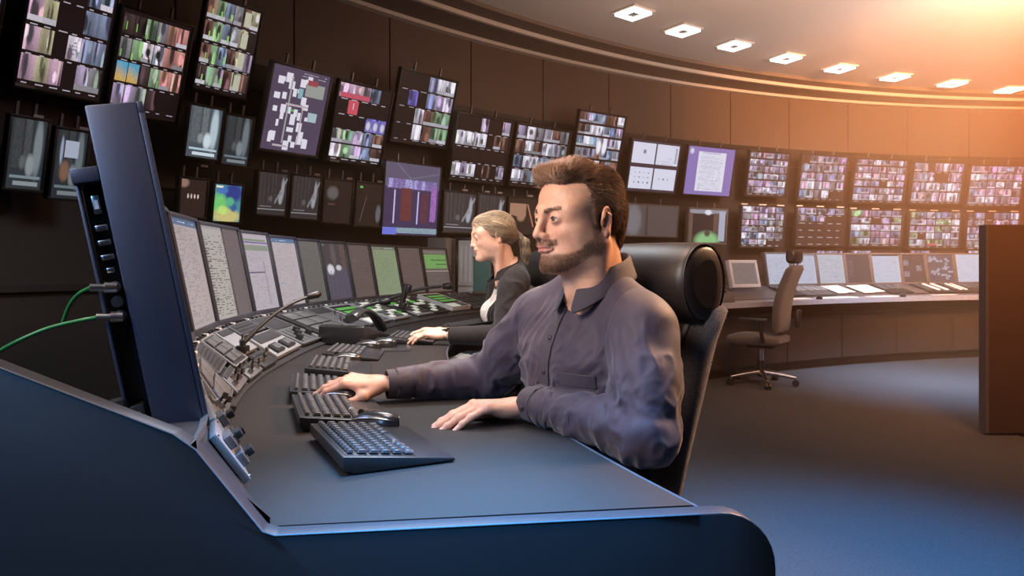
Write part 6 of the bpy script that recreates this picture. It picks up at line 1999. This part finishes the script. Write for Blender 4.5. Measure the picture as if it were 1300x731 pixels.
plk = sstep(.032, .018, np.abs(lx)) * (ly > 0); disp *= (1 - .8 * plk)
# armhole and yoke seams
for sx in (-1, 1):
    sd = np.abs(lx - sx * (.160 + .03 * (lz - .95))) ; disp -= sstep(.006, .0, sd) * sstep(.86, .90, lz) * .003
sV2 = relax(sV + sN * disp[:, None], sF, 1, .35)
base = np.array((.046, .031, .048)); sC = np.tile(base, (len(sV2), 1)) * (.92 + .16 * noise3(sV * 60))[:, None]
for sx in (-1, 1):
    sd = np.abs(lx - sx * (.160 + .03 * (lz - .95))); sC *= (1 - .35 * sstep(.005, .001, sd) * sstep(.86, .90, lz))[:, None]
# keep wrists open: drop everything beyond the cuff edge
keep = np.ones(len(sV2), bool)
for Wr, E_ in ((WN, EN), (WF, EF)):
    d = np.array(Wr) - np.array(E_); L_ = np.linalg.norm(d); d /= L_; q = sV - np.array(Wr); al = q @ d; r_ = np.linalg.norm(q - al[:, None] * d, axis=1)
    keep &= ~((al > -.014) & (al < .05) & (r_ < .047))
# neck opening
nk = MH @ Vector((0, -.045, -.17)); nkd = np.array((.10, .10, 1.0)); nkd /= np.linalg.norm(nkd)
q = sV - np.array(nk); al = q @ nkd; r_ = np.linalg.norm(q - al[:, None] * nkd, axis=1); keep &= ~((r_ < .052) & (q[:, 2] > -.05) & (np.abs(sN[:, 2]) > .3))
fk = keep[sF].all(1)
shirt = np_mesh('shirt', sV2, sF[fk], M_SHIRT, man, sC, label='dark violet grey button shirt')
sm = shirt.modifiers.new('cloth_thickness', 'SOLIDIFY'); sm.thickness = .0022; sm.offset = -1
M_SH2 = mat('violet_grey_cotton_trim', (.040, .028, .039), .6, spec=.35, bump=.3, bscale=1400, sheen=.25)
DF = -TBm['f']
zs = np.linspace(1.045, .70, 34)
patch_on(S, lambda u, v: Wm(u, .30, v), DF, np.linspace(-.016, .016, 5), zs, .0052, M_SH2, 'placket', shirt)
for z_ in (1.015, .940, .865, .790):
    h_ = march(S, Wm(.0, .30, z_), DF); g = S.grad(h_[None])[0]; c = Vector(h_ + g * .0068); g = Vector(g)
    mb = MB(); mb.cyl(c - g * .001, c + g * .0012, .0056, M_BUTTON, n=18); mb.cyl(c + g * .0012, c + g * .0018, .0048, M_BUTTON, n=18, r2=.0040)
    for a in range(4): o2 = Vector(TBm['r']) * (.0014 if a % 2 else -.0014) + Vector((0, 0, .0014 if a < 2 else -.0014)); mb.cyl(c + g * .0018 + o2, c + g * .0020 + o2, .0006, M_DARK, n=6)
    obj('button', mb, shirt, smooth=40)
patch_on(S, lambda u, v: Wm(u, .30, v - (.012 * (1 - abs(u + .088) / .052) if v < .76 else 0)), DF, np.linspace(-.140, -.036, 12), np.linspace(.868, .750, 12), .0045, M_SH2, 'chest_pocket', shirt)
patch_on(S, lambda u, v: Wm(u, .30, v), DF, np.linspace(-.142, -.034, 12), np.linspace(.872, .846, 4), .0062, M_SH2, 'pocket_hem', shirt)
for (E_, Wr) in ((EN, WN), (EF, WF)):      # cuff band and button
    E_ = Vector(E_); Wr = Vector(Wr); d = (Wr - E_).normalized(); X_ = d.cross(Vector((0, 0, 1))).normalized(); Y_ = X_.cross(d)
    mb = MB(); rows = []
    for a_, r_ in ((-.052, .0415), (-.050, .0445), (-.02, .0420), (.004, .0405), (.006, .0395), (.004, .0375), (-.02, .038)):
        rows.append([Wr + d * a_ + (X_ * math.cos(t_) + Y_ * math.sin(t_) * .94) * (r_ + .0006 * math.sin(3 * t_)) for t_ in [2 * PI * k / 40 for k in range(40)]])
    mb.grid(rows, M_SH2, closed_u=True); cf = obj('cuff', mb, shirt, smooth=60)
    mb = MB(); c = Wr - d * .02 - X_ * .041 * (1 if E_.y < 1.6 else 1); mb.cyl(c, c - X_ * .002, .005, M_BUTTON, n=14); obj('cuff_button', mb, cf, smooth=40)
# collar
def collar(parent, c, fwd, right, rx, ry, z_back, z_front, m, hgt=.040, point=.060, name='collar', open_=13):
    rows = []; n = 56
    for k in range(n + 1):
        q = math.radians(open_ + (360 - 2 * open_) * k / n); s_, c_ = math.sin(q), math.cos(q)
        fr_ = max(0, c_); pt = max(0, 1 - abs((min(k, n - k) - 1.5)) / 9.0) if min(k, n - k) < 11 else 0
        dirv = fwd * c_ + right * s_; zb = z_back + (z_front - z_back) * (.5 + .5 * c_) ** .9
        P = lambda r, z: Vector(c) + Vector(fwd) * (c_ * ry * r) + Vector(right) * (s_ * rx * r) + Vector((0, 0, z))
        h_ = hgt * (1 - .38 * fr_ ** 3)
        row = [P(1.02, zb - .012), P(1.0, zb + h_ * .5), P(.985, zb + h_), P(1.03, zb + h_ + .004), P(1.10, zb + h_ * .80), P(1.20 + .10 * pt, zb + h_ * .25 - .012 * pt), P(1.30 + .26 * pt, zb - .004 - point * .62 * pt - .004 * fr_)]
        rows.append(row)
    mb = MB(); mb.grid(rows, m); o = obj(name, mb, parent, smooth=70)
    md = o.modifiers.new('thick', 'SOLIDIFY'); md.thickness = .0026; md.offset = 0
    md = o.modifiers.new('round', 'SUBSURF'); md.levels = 1; md.render_levels = 1
    return o


nc = MH @ Vector((0, -.052, -.15)); 
collar(shirt, (nc.x, nc.y, 0), TBm['f'], TBm['r'], .066, .070, 1.092, 1.040, M_SH2, .044, .058)
# trousers, shoes (mostly hidden by the desk)
Tr = Field((-.55, 1.05, .04), (.45, 2.1, .70), .010)
def Wt(x, y, h): return tuple(TBm['o'] + TBm['r'] * x + TBm['f'] * y + np.array((0, 0, h)))
Tr.ell(Wt(0, .015, .58), (.175, .10, .10), .04, R=np.stack([TBm['r'], TBm['f'], np.array((0, 0, 1.))], 1))
for sg in (-1, 1):
    Tr.chain([Wt(sg * .09, .0, .57), Wt(sg * .12, .37, .555), Wt(sg * .12, .30, .11)], [.092, .066, .048], .04)
tV, tF = Tr.mesh(); np_mesh('trousers', relax(tV, tF, 2), tF, M_DENIM, man, np.tile((.05, .05, .07), (len(tV), 1)))
for sg in (-1, 1):
    Sh = Field(np.array(Wt(sg * .12, .38, .05)) - .25, np.array(Wt(sg * .12, .38, .05)) + .25, .008)
    Sh.cap(Wt(sg * .12, .29, .045), Wt(sg * .13, .47, .035), .042, .036, .02); Sh.cap(Wt(sg * .12, .28, .05), Wt(sg * .12, .28, .10), .038, .04, .02)
    Sh.plane_cut((0, 0, .003), (0, 0, -1), .002); q_, f_ = Sh.mesh(); np_mesh('shoe', q_, f_, M_SHOE, man)

# =============================== the woman ===============================
woman = thing('person', 'blonde woman with a ponytail in a black blazer, typing farther along the console', 'person', (-.005, 3.31, 0), None)
fw = np.array((-.975, -.222, 0.0)); rw = np.array((-.222, .975, 0.0)) * 1.0
TBw = {'o': np.array((-.025, 3.31, 0.0)), 'f': fw, 'r': rw}
YW = math.radians(9); f2 = Vector((-math.cos(YW), -math.sin(YW), 0)); r2 = f2.cross(Vector((0, 0, 1)))
MW = Matrix.Translation((-.090, 3.26, 1.238)) @ mat_cols(r2, f2, Vector((0, 0, 1))).to_4x4() @ Matrix.Rotation(math.radians(-7), 4, 'X') @ Matrix.Scale(.965, 4)
wV, wF, wC = build_head(woman, MW, False); wV = xf(wV, MW)
SWn, EWn, WWn = (.0, 3.165, 1.015), (-.035, 3.085, .800), (-.275, 3.145, .792)
SWf, EWf, WWf = (-.055, 3.42, 1.015), (-.10, 3.46, .80), (-.31, 3.36, .792)
Lw = hand(((18, 16, 10), (20, 16, 10), (22, 16, 10), (24, 18, 10)), 1.0, thumb=[(.024, .012, -.008), (.042, .046, -.018), (.048, .074, -.026), (.046, .096, -.030)], arm=.12, h=.0026, female=True)
MLw = frame((-.305, 3.152, .795), (-.97, .10, .03), (.03, -.1, 1))
MRw = frame((-.33, 3.355, .795), (-.985, -.05, .03), (.03, .0, 1)) @ Matrix.Scale(-1, 4, (1, 0, 0))
wcore = Field((-.42, 2.95, .50), (.20, 3.60, 1.20), .012)
Ww = torso(wcore, TBw, 1.022, False, -.016)
for S_, E_, Wr in ((SWn, EWn, WWn), (SWf, EWf, WWf)): wcore.chain([S_, E_, Wr], [.036, .030, .022], .03)
wcore.cap(tuple(MW @ Vector((0, -.045, -.13))), Ww(0, -.045, 1.00), .040, .05, .03)
q_, f_ = wcore.mesh()
bV, bF, bC = merge([(wV, wF, wC), (xf(Lw[0], MLw), Lw[1], Lw[2]), (xf(Lw[0], MRw), Lw[1][:, ::-1], Lw[2]), (q_, f_, np.tile((.72, .44, .32), (len(q_), 1)))])
np_mesh('body', bV, bF, M_SKIN, woman, bC)
# pale top
Tp = Field((-.30, 3.05, .50), (.25, 3.60, 1.12), .007); Wp = torso(Tp, TBw, 1.022, False, -.004)
q_, f_ = Tp.mesh(); nkw = np.array(MW @ Vector((0, -.04, -.165))); d_ = np.linalg.norm((q_ - nkw)[:, :2], axis=1)
kk = ~((d_ < .062) & (q_[:, 2] > 1.0)); kk &= ~((q_[:, 2] > 1.050)); fk = kk[f_].all(1)
cc = np.array((.62, .60, .58)) * (.65 + .7 * noise3(q_ * 260))[:, None]
top_o = np_mesh('top', q_, f_[fk], M_TOPW, woman, cc, label='pale grey speckled top')
mb = MB(); ringp = []
for k in range(33):
    a = 2 * PI * k / 32; c_, s_ = math.cos(a), math.sin(a); p_ = nkw + fw * (c_ * .070 + .012) + rw * s_ * .064; ringp.append(Vector((p_[0], p_[1], 1.052 - .024 * c_ + 0)))
mb.tube(ringp, .0045, M_BLACK, n=8); obj('neck_trim', mb, top_o, smooth=60, label='black neckline trim')
# blazer
Bz = Field((-.36, 2.96, .50), (.22, 3.62, 1.14), .0058)
Wb = torso(Bz, TBw, 1.026, False, .012)
for (S_, E_, Wr) in ((SWn, EWn, WWn), (SWf, EWf, WWf)):
    S_, E_, Wr = map(np.array, (S_, E_, Wr)); S_ = S_ * .93 + E_ * .07
    Bz.cap(S_, E_, .060, .050, .03); Bz.cap(E_, Wr, .049, .037, .02)
# V opening at the front
for k in range(30):
    s_ = k / 29.0; zz = 1.10 - .42 * s_; wd = .094 * (1 - s_ * .25)
    Bz.cap(Wb(0, .055, zz), Wb(0, .30, zz), wd, wd, .004, cut=True)
Bz.cap(tuple(nkw + np.array((0, 0, -.06))), tuple(nkw + np.array((0, 0, .12))), .052, .058, .01, cut=True)
q_, f_ = Bz.mesh(); N_ = vnormals(q_, f_); ds = np.zeros(len(q_)); nz = noise3(q_ * 12)
for S_, E_, Wr in ((SWn, EWn, WWn), (SWf, EWf, WWf)):
    t1, d1, _ = seg_par(q_, S_, E_); t2, d2, _ = seg_par(q_, E_, Wr); B1 = basis_to(q_, np.array(E_) - np.array(S_)); B2 = basis_to(q_, np.array(Wr) - np.array(E_))
    ds += sstep(.09, .05, d1) * .006 * (ridge(noise3(B1 * np.array((12, 18, 18)) + nz[:, None] * 1.5), 2) - .35)
    ds += sstep(.16, .04, np.linalg.norm(q_ - np.array(E_), axis=1)) * .007 * (ridge(noise3(B2 * np.array((26, 9, 9)) + nz[:, None]), 2) - .35)
ds += .003 * (ridge(noise3(q_ * 12 + 4), 2) - .3)
keep = np.ones(len(q_), bool)
for Wr, E_ in ((WWn, EWn), (WWf, EWf)):
    d = np.array(Wr) - np.array(E_); d /= np.linalg.norm(d); g_ = q_ - np.array(Wr); keep &= ~(((g_ @ d) > .0) & (np.linalg.norm(g_, axis=1) < .06))
fk = keep[f_].all(1)
bz = np_mesh('blazer', relax(q_ + N_ * ds[:, None], f_, 1, .35), f_[fk], M_BLAZER, woman, np.tile((.022, .018, .018), (len(q_), 1)) * (.85 + .3 * noise3(q_ * 90))[:, None], label='black blazer')
md = bz.modifiers.new('cloth_thickness', 'SOLIDIFY'); md.thickness = .003; md.offset = -1
M_BZ = mat('black_blazer_lapel', (.024, .020, .020), .8, spec=.2)
for sg in (-1, 1):       # lapels
    rows = []
    for k in range(15):
        s_ = k / 14.0; zz = 1.085 - .36 * s_; x0 = sg * (.095 * (1 - s_ * .25)); wl_ = .042 * math.sin(PI * min(1, (s_ * .92 + .10))) ** .6 * (1 - .25 * s_)
        row = []
        for u in (0, .33, .66, 1):
            x = x0 + sg * wl_ * u; h_ = march(Bz, Wb(x, .30, zz), -fw)
            if h_ is None: h_ = np.array(Wb(x, .03, zz))
            row.append(Vector(h_ + fw * .006))
        rows.append(row)
    mb = MB(); mb.grid(rows, M_BZ); o = obj('lapel', mb, bz, smooth=60); md = o.modifiers.new('thick', 'SOLIDIFY'); md.thickness = .003
nb_ = MW @ Vector((0, -.050, -.150))
collar(bz, (nb_.x, nb_.y, 0), fw, rw, .058, .062, 1.098, 1.045, M_BZ, .030, .02, 'blazer_collar', 38)
# jeans
Jn = Field((-.60, 2.95, .04), (.22, 3.65, .72), .010)
def Wj(x, y, h): return tuple(TBw['o'] + TBw['r'] * x + TBw['f'] * y + np.array((0, 0, h)))
Jn.ell(Wj(0, -.03, .58), (.165, .12, .10), .04, R=np.stack([TBw['r'], TBw['f'], np.array((0, 0, 1.))], 1))
for sg in (-1, 1): Jn.chain([Wj(sg * .085, .0, .61), Wj(sg * .11, .15, .665 if sg < 0 else .60), Wj(sg * .13, .36, .60), Wj(sg * .12, .28, .11)], [.084, .076, .060, .042], .04)
q_, f_ = Jn.mesh(); np_mesh('jeans', relax(q_, f_, 2), f_, M_DENIM, woman, np.array((.34, .38, .40)) * (.75 + .5 * noise3(q_ * 70))[:, None], label='pale blue grey jeans')
for sg in (-1, 1):
    Sh = Field(np.array(Wj(sg * .12, .36, .05)) - .22, np.array(Wj(sg * .12, .36, .05)) + .22, .008)
    Sh.cap(Wj(sg * .12, .27, .04), Wj(sg * .12, .43, .03), .036, .030, .02); Sh.cap(Wj(sg * .12, .26, .05), Wj(sg * .12, .26, .10), .032, .034, .02)
    Sh.plane_cut((0, 0, .003), (0, 0, -1), .002); q_, f_ = Sh.mesh(); np_mesh('shoe', q_, f_, M_SHOE, woman)

# parts above were built in world space: shift the direct children back by the offset of their person
for p_ in (man, woman):
    for ch in p_.children: ch.location = ch.location - p_.location

# ------------------------------------------------------------------ scatter volume added for the orange glow in the far half of the room
hz = bpy.data.materials.new('glow_haze'); hz.use_nodes = True; nt = hz.node_tree
for n_ in list(nt.nodes):
    if n_.type == 'BSDF_PRINCIPLED': nt.nodes.remove(n_)
vs_ = nt.nodes.new('ShaderNodeVolumeScatter'); vs_.inputs['Color'].default_value = (1.0, .52, .24, 1); vs_.inputs['Density'].default_value = .040
nt.links.new(vs_.outputs[0], nt.nodes['Material Output'].inputs['Volume'])
mb = MB(); mb.box((4.5, 8.1, 1.74), (15, 8.4, 3.46), hz); o = obj('glow_haze', mb); props(o, 'thin added haze volume for the orange glow in the far half of the room', 'haze', kind='stuff')
